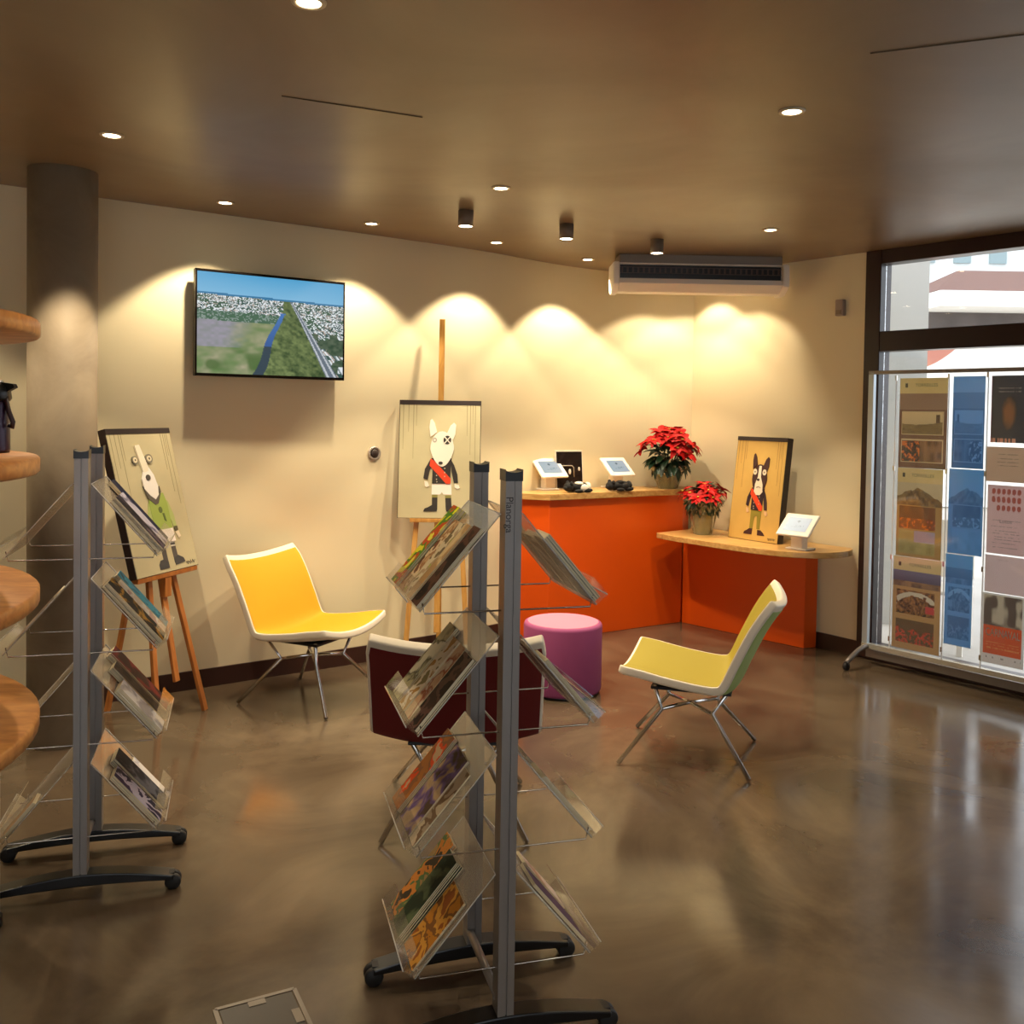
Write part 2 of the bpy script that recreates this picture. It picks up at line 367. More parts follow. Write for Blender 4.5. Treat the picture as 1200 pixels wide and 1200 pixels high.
for (x, y, lab) in ((546, 247, 'grey cylinder ceiling lamp left of its two fellows'), (664, 263, 'grey cylinder ceiling lamp in the middle of three'), (770, 281, 'grey cylinder ceiling lamp right above the air conditioner')):
    p = at(x, y, CEIL); t = thing('cylinder_ceiling_lamp', (p.x, p.y, CEIL), 0, lab, 'ceiling light', 'cylinder lamps on the ceiling')
    MB().lathe([(.0, 0), (.042, 0), (.042, -.085), (.037, -.085), (.037, -.075), (0, -.075)][::-1], 28).build('lamp_body', M_CYL, t)
    MB().lathe([(0, -.0835), (.036, -.0835), (.036, -.077)], 24).build('lens', M_GLOW, t)
    spotlight(t, (0, 0, -.10), 70, 1.6)

# ------------------------------------------------------------------ air conditioner
a0 = at(724, 302, CEIL); a1 = at(926, 303, CEIL)
ac = thing('air_conditioner', (1.275, 6.62, CEIL), .02, 'long white ceiling air conditioner with dark intake grille in the corner', 'air conditioner')
mb = MB()
prof = [(-.13, 0), (.12, 0), (.12, -.16), (.08, -.235), (-.05, -.245), (-.115, -.20), (-.13, -.08)]
YZ = Matrix(((0, 0, 1, 0), (1, 0, 0, 0), (0, 1, 0, 0), (0, 0, 0, 1)))
mb.prism([(-.12, 0), (.12, 0), (.12, -.06), (-.12, -.06)], -.56, .56, YZ)
mb.build('upper_case', mat('grey_case', '#8d8377', .5), ac, .004)
MB().prism([(-.13, -.06), (.12, -.06), (.12, -.17), (.07, -.25), (-.06, -.25), (-.14, -.20), (-.13, -.165), (-.10, -.165), (-.10, -.07), (-.13, -.07)], -.56, .56, YZ).build('lower_case', M_WHITE, ac, .003)
MB().box((0, -.103, -.118), (1.11, .01, .092)).build('intake_recess', M_BLACK, ac)
for z in (-.10, -.125, -.145): pass
mb = MB(); mb.box((0, -.118, -.088), (1.11, .006, .004)); mb.box((0, -.118, -.128), (1.11, .006, .004))
for k in range(30): mb.box((-.54+k*.0372, -.112, -.108), (.012, .004, .034))
mb.build('grille', mat('grille_brown', '#5d4636', .4), ac)
for s in (-1, 1):
    MB().prism([(-.14, -.055), (.12, -.055), (.12, -.17), (.07, -.262), (-.05, -.262), (-.15, -.21), (-.155, -.12)], 0, .045, T(.56 if s > 0 else -.605, 0, 0) @ YZ).build('end_cap', M_WHITE, ac, .01)

# ------------------------------------------------------------------ counters
def slab(name, poly, z0, z1, material, parent=None, bev=.004): return MB().prism(poly, z0, z1).build(name, material, parent, bev)
F0 = Vector((1.318, 7.215)); F1 = Vector((.64, 6.785))
front = [(1.318, 7.215), (1.0, 7.02), (.64, 6.79), (.42, 6.65), (.27, 6.56), (.06, 6.62)]
cn = thing('reception_counter', (.7, 7.0, 0), 0, 'tall orange reception counter with a pale wooden top against the curved wall', 'counter')
def rel(poly, o): return [(p[0]-o[0], p[1]-o[1]) for p in poly]
o1 = (.7, 7.0)
slab('body', rel(front+[(.02, 6.68), (.4, 7.03), (.7, 7.22), (1.05, 7.36), (1.40, 7.42)], o1), 0, .985, M_ORANGE, cn)
top = [(1.36, 7.20), (1.0, 6.985), (.64, 6.755), (.42, 6.615), (.27, 6.525), (.05, 6.58), (0, 6.66), (.38, 7.03), (.7, 7.235), (1.05, 7.375), (1.40, 7.425)]
slab('worktop', rel(top, o1), .985, 1.03, M_OAK, cn)
lc = thing('low_counter', (1.6, 6.7, 0), 0, 'low orange side counter with a rounded pale wooden top under the dog picture', 'counter')
o2 = (1.6, 6.7)
n_in = Vector((-.797, -.604))
slab('body', rel([(1.325, 7.205), (2.03, 6.455), (2.13, 6.50), (1.44, 7.41)], o2), 0, .68, M_ORANGE, lc)
lt = catmull([(1.08, 6.96), (1.18, 6.78), (1.49, 6.38), (1.66, 6.20), (1.83, 6.09), (2.03, 6.07), (2.2, 6.15), (2.27, 6.24), (2.29, 6.30)], 5)
slab('worktop', rel([(p.x, p.y) for p in lt]+[(1.43, 7.42), (1.36, 7.20)], o2), .68, .72, M_OAK, lc)

# ------------------------------------------------------------------ wall gadgets
def on_left_wall(x, y):
    best = None
    for i in range(len(LWc)-1):
        a, b = LWc[i], LWc[i+1]; d = (b-a).normalized(); n = Vector((d.y, -d.x, 0))
        h = hit(x, y, (a.x, a.y, 0), n); t = (Vector((h.x, h.y))-a).dot(d)
        if -.001 <= t <= (b-a).length+.001: return h, Vector((d.x, d.y, 0)), n
p, d, n = on_left_wall(438, 531)
ws = thing('wall_socket', p, 0, 'round metal wall fitting with dark centre between television and easel', 'wall fitting')
Mw = frame3((0, 0, 0), d, (0, 0, 1), n)
MB().lathe([(.045, 0), (.045, .012), (.036, .02), (.030, .012), (0, .012)], 32, Mw).build('metal_ring', mat('satin_metal', '#b5a898', .35, metal=.35), ws)
MB().lathe([(.0295, .0125), (.022, .02), (0, .022)], 24, Mw).build('dark_centre', mat('dark_centre', '#3a2f2a', .4), ws)
h = hit(987, 361, (G0.x, G0.y, 0), (WN.x, WN.y, 0)); rd = (G0-CORN).normalized()
rn = Vector((rd.y, -rd.x, 0)); 
if rn.y > 0: rn = -rn
h = hit(987, 361, (G0.x, G0.y, 0), rn)
sn = thing('motion_sensor', h, 0, 'small beige motion sensor high on the wall beside the window', 'sensor')
Ms = frame3((0, 0, 0), (rd.x, rd.y, 0), (0, 0, 1), rn)
MB().box((0, 0, .02), (.06, .11, .04), Ms).build('housing', mat('sensor_beige', '#a08f80', .5), sn, .006)
MB().box((0, -.03, .042), (.04, .03, .006), Ms).build('lens_window', mat('sensor_lens', '#8c7a6a', .3), sn, .002)

# ------------------------------------------------------------------ television
TD = Vector((.817, .577, 0)).normalized(); TN = Vector((TD.y, -TD.x, 0))
TP = Vector((-1.3, 5.655, 0))+TN*.10
c00 = hit(228, 440, TP, TN); c10 = hit(403, 446, TP, TN); c01 = hit(229, 314, TP, TN); c11 = hit(404, 331, TP, TN)
TW = ((c10-c00).length+(c11-c01).length)/2; TH = ((c01-c00).length+(c11-c10).length)/2
tc_ = (c00+c10+c01+c11)/4
tv = thing('television', tc_, 0, 'flat television on the cream wall showing an aerial view of a town and river', 'television')
MT = frame3((0, 0, 0), TD, (0, 0, 1), TN)
MB().box((0, 0, -.02), (TW, TH, .036), MT).build('casing', M_BLACK, tv, .004)
MB().box((0, 0, -.066), (.2, .2, .058), MT).build('wall_bracket', M_BLACK, tv)
mb = MB()
for (cx, cy, sx, sy) in ((0, TH/2-.005, TW, .01), (0, -TH/2+.008, TW, .016), (-TW/2+.005, 0, .01, TH), (TW/2-.005, 0, .01, TH)): mb.box((cx, cy, .0), (sx, sy, .008), MT)
mb.build('bezel', mat('gloss_bezel', '#14100e', .15), tv)
def h2(i, j, s=0):
    x = math.sin(i*127.1+j*311.7+s*74.7)*43758.5453; return x-math.floor(x)
def vn(x, y, s=0):
    i, j = math.floor(x), math.floor(y); fx, fy = x-i, y-j; fx = fx*fx*(3-2*fx); fy = fy*fy*(3-2*fy)
    a = h2(i, j, s)*(1-fx)+h2(i+1, j, s)*fx; b = h2(i, j+1, s)*(1-fx)+h2(i+1, j+1, s)*fx; return a*(1-fy)+b*fy
def mixc(a, b, t): t = max(0, min(1, t)); return tuple(a[k]*(1-t)+b[k]*t for k in range(3))
def hx(h): return srgb(h)[:3]
def tv_pix(u, v):   # u 0..1 left-right, v 0..1 from the top
    hor = .215+.03*u
    if v < hor-.02: return mixc(hx('#58a9d8'), hx('#86c0e4'), v/hor)
    if v < hor: return hx('#3f7ea8')
    dpt = (v-hor)/(1-hor); sc = 1/(dpt+.06)
    X = (u-.56)*sc; Y = sc
    cell = h2(int(u*95*(.5+.35/(dpt+.25))), int(sc*9), 3); nn = vn(X*5, Y*5, 2)
    grn = vn(u*16, sc*2.2, 19) > .62
    town = hx('#4a6652') if (grn and cell < .75) else hx('#e9eff2') if cell > .62 else (hx('#7d8c8e') if cell > .38 else (hx('#3a5650') if cell > .15 else hx('#b5a79c')))
    river = .57+.0*dpt-.18*dpt**1.25+.012*math.sin(dpt*9); rw = .012+.035*dpt if dpt > .18 else .03
    road = .62+.30*dpt**.95
    if abs(u-river) < rw*.75 and dpt > .16:
        return mixc(hx('#4f83c4'), hx('#35508a'), dpt*1.2) if dpt < .62 else hx('#3a4a55')
    if abs(u-road) < .008+.035*dpt:
        k = (u-road)/(.008+.035*dpt); return hx('#c6ccd2') if abs(abs(k)-.6) < .2 else hx('#6d7884')
    if u > road: 
        if dpt > .4 and vn(u*14, v*14, 5) > .55: return mixc(hx('#2f4a36'), hx('#62705c'), vn(u*50, v*50, 25))
        return town
    if u > river: return mixc(hx('#33492c'), hx('#82925c'), (.5*vn(u*46-v*18, v*34, 7)+.3*vn(u*90, v*70, 17)+.35*vn(u*16-v*9, v*6, 27))*1.3-.25)
    if dpt < .2: return town if vn(u*9, v*9, 6) < .7 else hx('#4d6e57')
    if dpt < .32: return mixc(hx('#4d6e57'), town, .25 if cell > .5 else 0)
    e = .6*vn(u*7, v*9+u*5, 8)+.4*vn(u*19+v*6, v*26, 18)
    base = mixc(hx('#6f8a56'), hx('#b3ab8e'), e*1.6-.4)
    if dpt < .66: base = mixc(hx('#a39dac'), base, min(1, max(0, (u-.28+.3*(dpt-.3))*6+1.2*e-.3)))
    if dpt > .62: base = mixc(base, hx('#4d6a38'), min(.85, max(0, (vn(u*11, v*11, 9)-.4)*4))*min(1, (dpt-.62)*6))
    return mixc(base, hx('#5c7b48'), vn(u*40, v*40, 10)*.35)
def picture(name, w_, h_, nx, ny, fn, material, parent, M, z=0):
    vs = [((i/nx-.5)*w_, (.5-j/ny)*h_, z) for j in range(ny+1) for i in range(nx+1)]
    fs = [(j*(nx+1)+i, (j+1)*(nx+1)+i, (j+1)*(nx+1)+i+1, j*(nx+1)+i+1) for j in range(ny) for i in range(nx)]
    o = MB().add(vs, fs, M).build(name, material, parent)
    ca = o.data.color_attributes.new('Col', 'FLOAT_COLOR', 'CORNER'); dat = []
    for j in range(ny):
        for i in range(nx): c = fn((i+.5)/nx, (j+.5)/ny); dat += [c[0], c[1], c[2], 1.0]*4
    ca.data.foreach_set('color', dat); return o
picture('screen', TW-.02, TH-.028, 190, 112, tv_pix, vcol('tv_screen', .9, .35), tv, MT, .003)

# ------------------------------------------------------------------ dog paintings
def P2(x, y): return ((x-466)/97-.5, (608-y)/140-.5)
def ell(cx, cy, rx, ry, n=24, a=0):
    out = []
    for k in range(n):
        t = 2*PI*k/n; X = rx*math.cos(t); Y = ry*math.sin(t); out.append((cx+X*math.cos(a)-Y*math.sin(a), cy+X*math.sin(a)+Y*math.cos(a)))
    return out
FLAT = {}
def flat(h):
    if h not in FLAT: FLAT[h] = mat('paint_'+h.strip('#'), h, .55)
    return FLAT[h]
M_CSIDE = mat('dark_canvas_side', '#2a1d19', .5)
def painting(loc, xax, zax, w_, h_, bgc, style, label, depth=.04):
    """zax = up the picture, loc = bottom centre of the front face"""
    xax = Vector(xax).normalized(); zax = Vector(zax).normalized(); nax = xax.cross(zax)
    t = thing('dog_painting', loc, 0, label, 'painting')
    M = frame3((0, 0, 0), xax, zax, nax)
    MB().box((0, h_/2, -depth/2-.001), (w_, h_, depth), M).build('canvas_side', M_CSIDE, t)
    MB().box((0, h_/2, 0), (w_-.008, h_-.004, .003), M).build('painted_ground', mat('painted_ground', bgc, .55, var=.06, vscale=6), t)
    MB().box((0, h_-.014, .0018), (w_, .028, .004), M).build('dark_top_band', M_CSIDE, t)
    lay = [0]
    def shape(name, polys, col, parent=t):
        lay[0] += 1; z = .0015+.0006*lay[0]
        if name in ('eye_cross', 'number', 'beard'):
            mb = MB()
            for P in polys: mb.prism([(p[0]*w_, (p[1]+.5)*h_) for p in P], 0.001, z, M)
            return mb.build(name, flat(col), parent)
        sing = {'legs': 'leg', 'boots': 'boot', 'arms': 'arm', 'hands': 'hand', 'ears': 'ear', 'buttons': 'button', 'pupils': 'pupil', 'eyes': 'eye', 'eye_whites': 'eye_white', 'cuffs': 'cuff', 'sock_tops': 'sock_top', 'sock_rings': 'sock_ring', 'paint_drips': 'paint_drip'}.get(name, name)
        for P in polys: MB().prism([(p[0]*w_, (p[1]+.5)*h_) for p in P], 0.001, z, M).build(sing, flat(col), parent)
    drips = []
    for (x, L) in ((.05, .42), (.115, .27), (.175, .5), (.21, .22), (.83, .30), (.87, .46), (.93, .55), (.90, .2)):
        x -= .5; drips.append([(x-.004, .5), (x+.004, .5), (x+.0025, .5-L), (x-.0015, .5-L)])
    shape('paint_drips', drips, '#8a7f5e' if style != 3 else '#8a6a34')
    px = lambda L: [P2(*q) for q in L]
    if style in (2, 3):
        coat = '#2c2620' if style == 2 else '#2a1620'; skin = '#e9e0cd' if style == 2 else '#d8b184'
        if style == 2: leg = '#2f2923'; trou = '#efe6da'; boot = '#2a241e'
        else: leg = '#8a7d2a'; trou = '#8a7d2a'; boot = '#3a1a18'
        shape('legs', [px([(506.5, 582), (513, 582), (513, 598), (506.5, 598)]), px([(522, 582), (529, 582), (530, 598), (523, 598)])] if style == 2 else
              [px([(507, 572), (515, 572), (513, 592), (507, 592)]), px([(519, 572), (527, 572), (527, 592), (521, 592)])], leg)
        shape('trousers', [px([(506, 567), (529, 567), (529.5, 580), (520, 580), (518, 577), (516, 580), (506, 580)])] if style == 2 else
              [px([(507, 566), (527, 566), (527, 575), (507, 575)])], trou)
        if style == 2: shape('sock_tops', [px([(506.5, 580), (513, 580), (513, 583.5), (506.5, 583.5)]), px([(522, 581), (529, 581), (529, 584), (522, 584)])], '#86803f')
        shape('boots', [px([(507, 592), (513, 592), (512.5, 600), (496.5, 600), (498, 596.5), (502, 595)]), px([(523, 593), (529, 593), (534, 596), (537, 599), (537, 600), (523.5, 600)])], boot)
        shape('arms', [px([(504, 538), (507, 541), (503, 553), (501, 563), (496, 561), (497.5, 550)]), px([(528, 538), (532, 545), (536, 556), (537, 566), (532, 566), (529, 553)])], coat)
        shape('hands', [px([(497, 564), (501, 565), (503, 570), (500, 571.5), (498, 570)]), px([(532.5, 567), (537.5, 568), (539, 572), (536, 573.5), (533, 571)])], skin)
        shape('coat', [px([(505, 537), (529, 537), (528, 552), (527.5, 567), (506.3, 567), (506.5, 552)])], coat)
        shape('sash', [px([(504, 537.5), (508.5, 540), (528, 561), (528, 567), (523, 567.5), (503, 546)])], '#d83f14')
        shape('buttons', [[P2(x+dx, y+dy) for dx, dy in ((-.9, 0), (0, -1), (.9, 0), (0, 1))] for (x, y) in ((521, 549), (521, 554), (521, 558.5), (511.5, 557.5), (511.5, 562), (512, 565))], '#b9ae96')
        head = ell(517.5, 526, 14, 21, 28)
        head = [(x+(.0 if y < 526 else (517.5-x)*.25*(y-526)/20), y) for x, y in head]
        hc = '#ece3d2' if style == 2 else '#3b1e1c'
        shape('ears', [px([(503.5, 512), (502, 500), (503, 492), (505, 490.5), (508, 495), (511, 506)]), px([(523, 507), (527, 498), (531, 494.5), (533.5, 497), (533, 508), (530, 515)])], hc)
        shape('head', [[P2(*q) for q in head]], hc)
        if style == 3:
            shape('white_blaze', [px([(515.5, 507), (520, 507), (520.5, 522), (525, 532), (526, 542), (521, 546.5), (514, 546.5), (509.5, 542), (510.5, 532), (514.5, 522)])], '#e6d8bf')
        shape('eye_left', [[P2(*q) for q in ell(508.5, 515.5, 3.6 if style == 3 else 2.6, 4.0 if style == 3 else 3, 18)]], '#d8cdb2' if style == 3 else '#a9a294')
        if style == 3:
            shape('eye_right', [[P2(*q) for q in ell(526.5, 515.5, 3.6, 4.0, 18)]], '#d8cdb2')
            shape('pupils', [[P2(*q) for q in ell(508.5, 515.5, 1, 1.2, 10)], [P2(*q) for q in ell(526.5, 515.5, 1, 1.2, 10)]], '#4a3028')
        else:
            shape('pupil', [[P2(*q) for q in ell(508.5, 515.5, 1.3, 1.5, 12)]], '#ddd6c6')
            shape('eye_right', [[P2(*q) for q in ell(523.5, 515.3, 4.6, 5.2, 20)]], '#38332c')
            shape('eye_cross', [px([(519.8, 512), (520.6, 511), (527.2, 518.6), (526.4, 519.6)]), px([(526.4, 511), (527.2, 512), (520.6, 519.6), (519.8, 518.6)])], '#ece3d2')
        shape('nose', [[P2(*q) for q in ell(516, 542.7 if style == 2 else 526, 2.6, 1.8, 14)]], '#3c3630')
        if style == 3: shape('mouth', [px([(514, 536.2), (518, 534.6), (522, 536.2), (522, 537), (518, 535.6), (514, 537)])], '#8a7a68')
        sig = 'Brenda' if style == 3 else None
    else:
        q1 = lambda L: [(a-.5, .5-b) for a, b in L]     # fractions of the face, from the top left
        shape('legs', [q1([(.45, .79), (.52, .79), (.52, .95), (.45, .95)]), q1([(.61, .79), (.68, .79), (.69, .95), (.62, .95)])], '#4a4440')
        shape('sock_rings', [q1([(.45, .80), (.52, .80), (.52, .81), (.45, .81)]), q1([(.45, .825), (.52, .825), (.52, .835), (.45, .835)]), q1([(.61, .80), (.68, .80), (.68, .81), (.61, .81)]), q1([(.61, .825), (.68, .825), (.68, .835), (.61, .835)])], '#c9bfae')
        shape('boots', [q1([(.45, .91), (.52, .93), (.52, .975), (.37, .975), (.37, .94), (.40, .915)]), q1([(.62, .92), (.69, .90), (.77, .925), (.79, .955), (.63, .965)])], '#3c3a3a')
        shape('arms', [q1([(.40, .52), (.45, .55), (.38, .72), (.33, .70), (.36, .60)]), q1([(.66, .50), (.71, .52), (.76, .62), (.77, .71), (.72, .71), (.68, .60)])], '#a9b36a')
        shape('cuffs', [q1([(.33, .70), (.385, .71), (.38, .735), (.33, .73)]), q1([(.72, .70), (.775, .70), (.78, .73), (.725, .735)])], '#4f4a33')
        shape('hands', [q1([(.33, .735), (.38, .74), (.39, .77), (.35, .785)]), q1([(.725, .74), (.78, .735), (.80, .775), (.76, .785)])], '#e2cfae')
        shape('jersey', [q1([(.42, .46), (.66, .46), (.69, .54), (.69, .71), (.42, .71), (.41, .55)])], '#97a94c')
        shape('shorts', [q1([(.42, .71), (.69, .71), (.70, .80), (.58, .80), (.56, .75), (.53, .80), (.43, .80)])], '#eee3d8')
        shape('number', [[(a-.5, .5-b) for a, b in ell(.56, .575, .03, .022, 14)], q1([(.58, .60), (.61, .60), (.62, .66), (.59, .65)])], '#5c6a34')
        shape('beard', [q1([(.37, .40), (.45, .47), (.52, .50), (.60, .46), (.62, .41), (.63, .45), (.55, .53), (.50, .535), (.41, .49)])], '#5b5349')
        shape('head', [q1([(.42, .30), (.50, .26), (.57, .33), (.60, .41), (.58, .47), (.52, .50), (.45, .47), (.38, .42), (.38, .35)])], '#e9e2d8')
        shape('cap', [q1([(.37, .12), (.44, .115), (.51, .27), (.50, .30), (.42, .31), (.39, .20)])], '#e2d6bd')
        shape('eyes', [[(a-.5, .5-b) for a, b in ell(.33, .22, .045, .028, 16)], [(a-.5, .5-b) for a, b in ell(.55, .215, .055, .032, 16)]], '#77705e')
        shape('eye_whites', [[(a-.5, .5-b) for a, b in ell(.33, .22, .032, .02, 16)], [(a-.5, .5-b) for a, b in ell(.55, .215, .036, .02, 16)]], '#d8cbaa')
        shape('pupils', [[(a-.5, .5-b) for a, b in ell(.33, .22, .01, .007, 10)], [(a-.5, .5-b) for a, b in ell(.55, .215, .012, .009, 10)]], '#4a4233')
        shape('nose', [[(a-.5, .5-b) for a, b in ell(.47, .345, .035, .02, 14)]], '#4b4540')
        sig = None
    zz = .0035+.0006*lay[0]
    mb = MB()   # painter's scrawl in the lower right corner
    pts = [(w_*(.30+.15*k/12), h_*(.035 + .014*math.sin(k*2.3)), .003) for k in range(13)]
    mb.tube(pts, .0014, 5, M); mb.build('signature', flat('#3d3528'), t)
    return t

# easels -----------------------------------------------------------
def easel(loc, across, facing, ledge_z, lean, wL, top_z, mast_top, material, label, foot=.235, rear=.5, ledge=.5, topw=.04, cross_z=.2):
    a = Vector((*across, 0)).normalized(); f = Vector((*facing, 0)).normalized()
    t = thing('wooden_easel', (loc[0], loc[1], 0), 0, label, 'easel')
    M = frame3((0, 0, 0), a, -f, (0, 0, 1))   # local y points backwards
    def bar(p, q, w_, d_, name):
        p, q = Vector(p), Vector(q); z = (q-p).normalized(); x = Vector((1, 0, 0)); x = (x-z*x.dot(z)).normalized(); y = z.cross(x)
        L = (q-p).length
        MB().box((0, 0, L/2), (w_, d_, L), M @ frame3(p, x, y, z)).build(name, material, t, .003)
    sl = math.tan(lean)
    for s in (-1, 1): bar((s*foot, 0, 0), (s*topw, sl*top_z, top_z), .032, .02, 'leg')
    bar((0, rear, 0), (0, sl*top_z+.01, top_z), .032, .02, 'leg')
    bar((-foot*.93, sl*cross_z, cross_z), (foot*.93, sl*cross_z, cross_z), .045, .018, 'lower_crossbar')
    MB().box((0, 0, 0), (ledge, .05, .024), M @ T(0, sl*ledge_z-.03, ledge_z-.012)).build('ledge', material, t, .003)
    bar((0, sl*cross_z, cross_z), (0, sl*mast_top, mast_top), .036, .018, 'mast')
    MB().box((0, sl*(ledge_z-.08)-.02, ledge_z-.075), (.05, .035, .1), M).build('slide_block', material, t, .003)
    return t
ea = Vector((.29, .957)).normalized(); ef = Vector((ea.y, -ea.x))
LEAN = math.radians(15)
loc1 = (-1.65, 4.75)
easel(loc1, ea, ef, .755, math.radians(10.5), 0, 1.13, 1.13, M_EASEL, 'orange-brown wooden easel holding the green-shirted dog picture beside the column', .19, .46, .47, .04)
a3 = Vector((ea.x, ea.y, 0)); f3 = Vector((ef.x, ef.y, 0))
base1 = Vector((loc1[0], loc1[1], 0))-f3*(math.tan(math.radians(10.5))*.755)+f3*.055+Vector((0, 0, .757))
painting(base1, a3, (-f3*math.sin(LEAN)+Vector((0, 0, math.cos(LEAN)))), .49, .75, '#b8ac86', 1, 'tall painting of a long-nosed dog in green jersey and white shorts on left easel')
L2 = math.radians(7)
e2 = (-.455, 5.88); a2 = (1, .03); f2 = (.03, -1)
easel(e2, a2, f2, .915, L2, 0, 1.5, 2.19, M_EASEL2, 'tall pale wooden easel holding the white dog picture against the wall', .20, .33, .36, .1)
f23 = Vector((.03, -1, 0)).normalized(); a23 = Vector((1, .03, 0)).normalized()
base2 = Vector((-.455, 5.88, 0))-f23*(math.tan(L2)*.915)+f23*.05+Vector((0, 0, .917))
painting(base2, a23, (-f23*math.sin(L2)+Vector((0, 0, math.cos(L2)))), .52, .75, '#bdb38c', 2, 'painting of a white dog in dark coat with red sash on the tall easel', .03)
pl_, pr_ = at(853, 629, .722), at(911, 638, .722)
ax3 = (pr_-pl_).normalized(); n3 = ax3.cross(Vector((0, 0, 1))); L3 = math.radians(7)
painting((pl_+pr_)/2, ax3, (-n3*math.sin(L3)+Vector((0, 0, math.cos(L3)))), (pr_-pl_).length, .73, '#c9a254', 3, 'painting of a black and white dog with red sash leaning on the low counter', .055)

# ------------------------------------------------------------------ tablets on stands
def tablet(loc, nrm, label):
    n = Vector((*nrm, 0)).normalized(); x = Vector((-n.y, n.x, 0)); a = math.radians(40)
    t = thing('tablet_stand', loc, 0, label, 'tablet computer')
    up = (-n*math.sin(PI/2-a)+Vector((0, 0, 1))*math.sin(a)); up.normalize(); nn = x.cross(up)
    M = frame3(Vector((0, 0, .16))+n*.0, x, up, nn)
    R = Matrix(((x.x, -n.x, 0, 0), (x.y, -n.y, 0, 0), (0, 0, 1, 0), (0, 0, 0, 1)))
    MB().box((0, .02, .05), (.09, .07, .1), R).build('pedestal', M_WHITE, t, .01)
    MB().box((0, .04, .006), (.15, .13, .012), R).build('base_plate', M_WHITE, t, .004)
    MB().box((0, 0, 0), (.235, .20, .018), M).build('housing', M_WHITE, t, .008, 3)
    def scr(u, v):
        if (u-.5)**2*1.4+(v-.28)**2 < .006: return hx('#4d7286')
        if abs(v-.6) < .02 and .45 < u < .85 and h2(int(u*40), 1) > .4: return hx('#5f8496')
        if abs(v-.7) < .02 and .25 < u < .75 and h2(int(u*40), 2) > .5: return hx('#7b9cab')
        return mixc(hx('#a9c6d6'), hx('#b9cbd8'), u)
    picture('screen', .165, .125, 40, 30, scr, M_TSCR, t, M, .0105)
    return t
M_TSCR = vcol('tablet_screen', .7, .3)
nc = (.54, -.84)
p = at(642, 574, 1.03); tablet(p-Vector((.54, -.84, 0))*-.02, nc, 'white tablet on a stand at the left end of the tall counter')
p = at(723, 572, 1.03); tablet(p, nc, 'white tablet on a stand on the tall counter behind the black toy')
p = at(936, 645, .72); tablet(p+Vector((0, .03, 0)), (-.72, -.69), 'white tablet on a stand at the rounded end of the low counter')

# framed dark photograph leaning on the wall
a, b = at(654, 575, 1.03), at(690, 574, 1.03)
pf = thing('picture_frame', (a+b)/2+Vector((-.02, .08, 0)), math.atan2(.5, 1), 'dark framed photograph leaning behind the tablets on the tall counter', 'picture frame')
Mf = rotm('X', PI/2-.1)
MB().box((0, .145, -.008), (.235, .29, .014), Mf).build('frame', M_CREAM, pf, .003)
MB().box((0, .145, 0), (.215, .268, .004), Mf).build('dark_print', mat('dark_print', '#241b18', .25, var=.5, vscale=18), pf)
mb = MB(); mb.tube([(-.09, .10, .003), (-.09, .165, .003), (-.08, .175, .003), (.02, .175, .003), (.035, .16, .003), (.035, .09, .003)], .0035, 6, Mf); mb.build('pale_outline', flat('#a79c90'), pf)
mb = MB(); mb.ball((.0, .13, .003), (.012, .022, .003), Mf, 10); mb.ball((.08, .15, .003), (.009, .016, .003), Mf, 10); mb.build('pale_figures', flat('#d8cfc2'), pf)

# plush toys on the counter
def plush(loc, rz, black, label, mates):
    t = thing('plush_toy', loc, rz, label, 'soft toy')
    mb = MB(); mb.cur = 0
    mb.ball((0, 0, .04), (.075, .04, .036)); mb.ball((-.095, -.01, .04), (.036, .034, .034)); mb.cur = 0
    mb.ball((.05, -.035, .016), (.04, .016, .015)); mb.ball((.05, .035, .016), (.04, .016, .015)); mb.ball((-.03, -.045, .014), (.035, .014, .013)); mb.ball((-.03, .045, .014), (.035, .014, .013))
    mb.build('toy_body', mates[0], t)
    mb = MB(); mb.ball((-.125, -.02, .034), (.017, .018, .015)); mb.ball((-.085, -.035, .065), (.014, .01, .016)); mb.ball((-.085, .022, .068), (.014, .01, .016)); mb.build('muzzle_and_ears', mates[1], t)
    mb = MB(); mb.ball((-.01, -.008, .064), (.034, .028, .016)); mb.ball((.02, -.034, .034), (.034, .014, .026)); mb.ball((.064, -.005, .04), (.017, .042, .034)); mb.build('fur_patches', mates[2], t)
M_FB = mat('black_fur', '#100e0d', .8, bump=.3, bscale=120); M_FW = mat('white_fur', '#ece2cf', .85, bump=.3, bscale=120)
plush(at(679, 577, 1.03), .45, False, 'black and white soft toy lying on the tall counter before the dark photograph', (M_FB, M_FB, M_FW))
plush(at(727, 575, 1.03)-Vector((0, .02, 0)), .45, True, 'all black soft toy lying on the tall counter below the second tablet', (M_FB, M_FB, M_FB))

# ------------------------------------------------------------------ poinsettias
M_RED = mat('red_bract', '#b80a08', .6, spec=.25, var=.35, vscale=14); M_GRN = mat('dark_leaf', '#12301a', .45, var=.3, vscale=14); M_POT = mat('gold_green_wrap', '#8c8430', .3, metal=.2, var=.2, vscale=20)
def leaf(mb, base, d, L, W, droop, up=Vector((0, 0, 1))):
    d = d.normalized(); s = d.cross(up); s = s.normalized() if s.length > 1e-3 else Vector((1, 0, 0)); n = s.cross(d).normalized()
    vs = []; K = 6
    for k in range(K+1):
        t = k/K; w_ = W*math.sin(PI*min(1, t*.95+.03))**.8*(1-.25*t); c = base+d*L*t+n*(.25*L*t-droop*L*t*t)
        vs += [c-s*w_+n*w_*.35, c, c+s*w_+n*w_*.35]
    fs = []
    for k in range(K):
        o = 3*k; fs += [(o, o+1, o+4, o+3), (o+1, o+2, o+5, o+4)]
    mb.add(vs, fs, None, True)
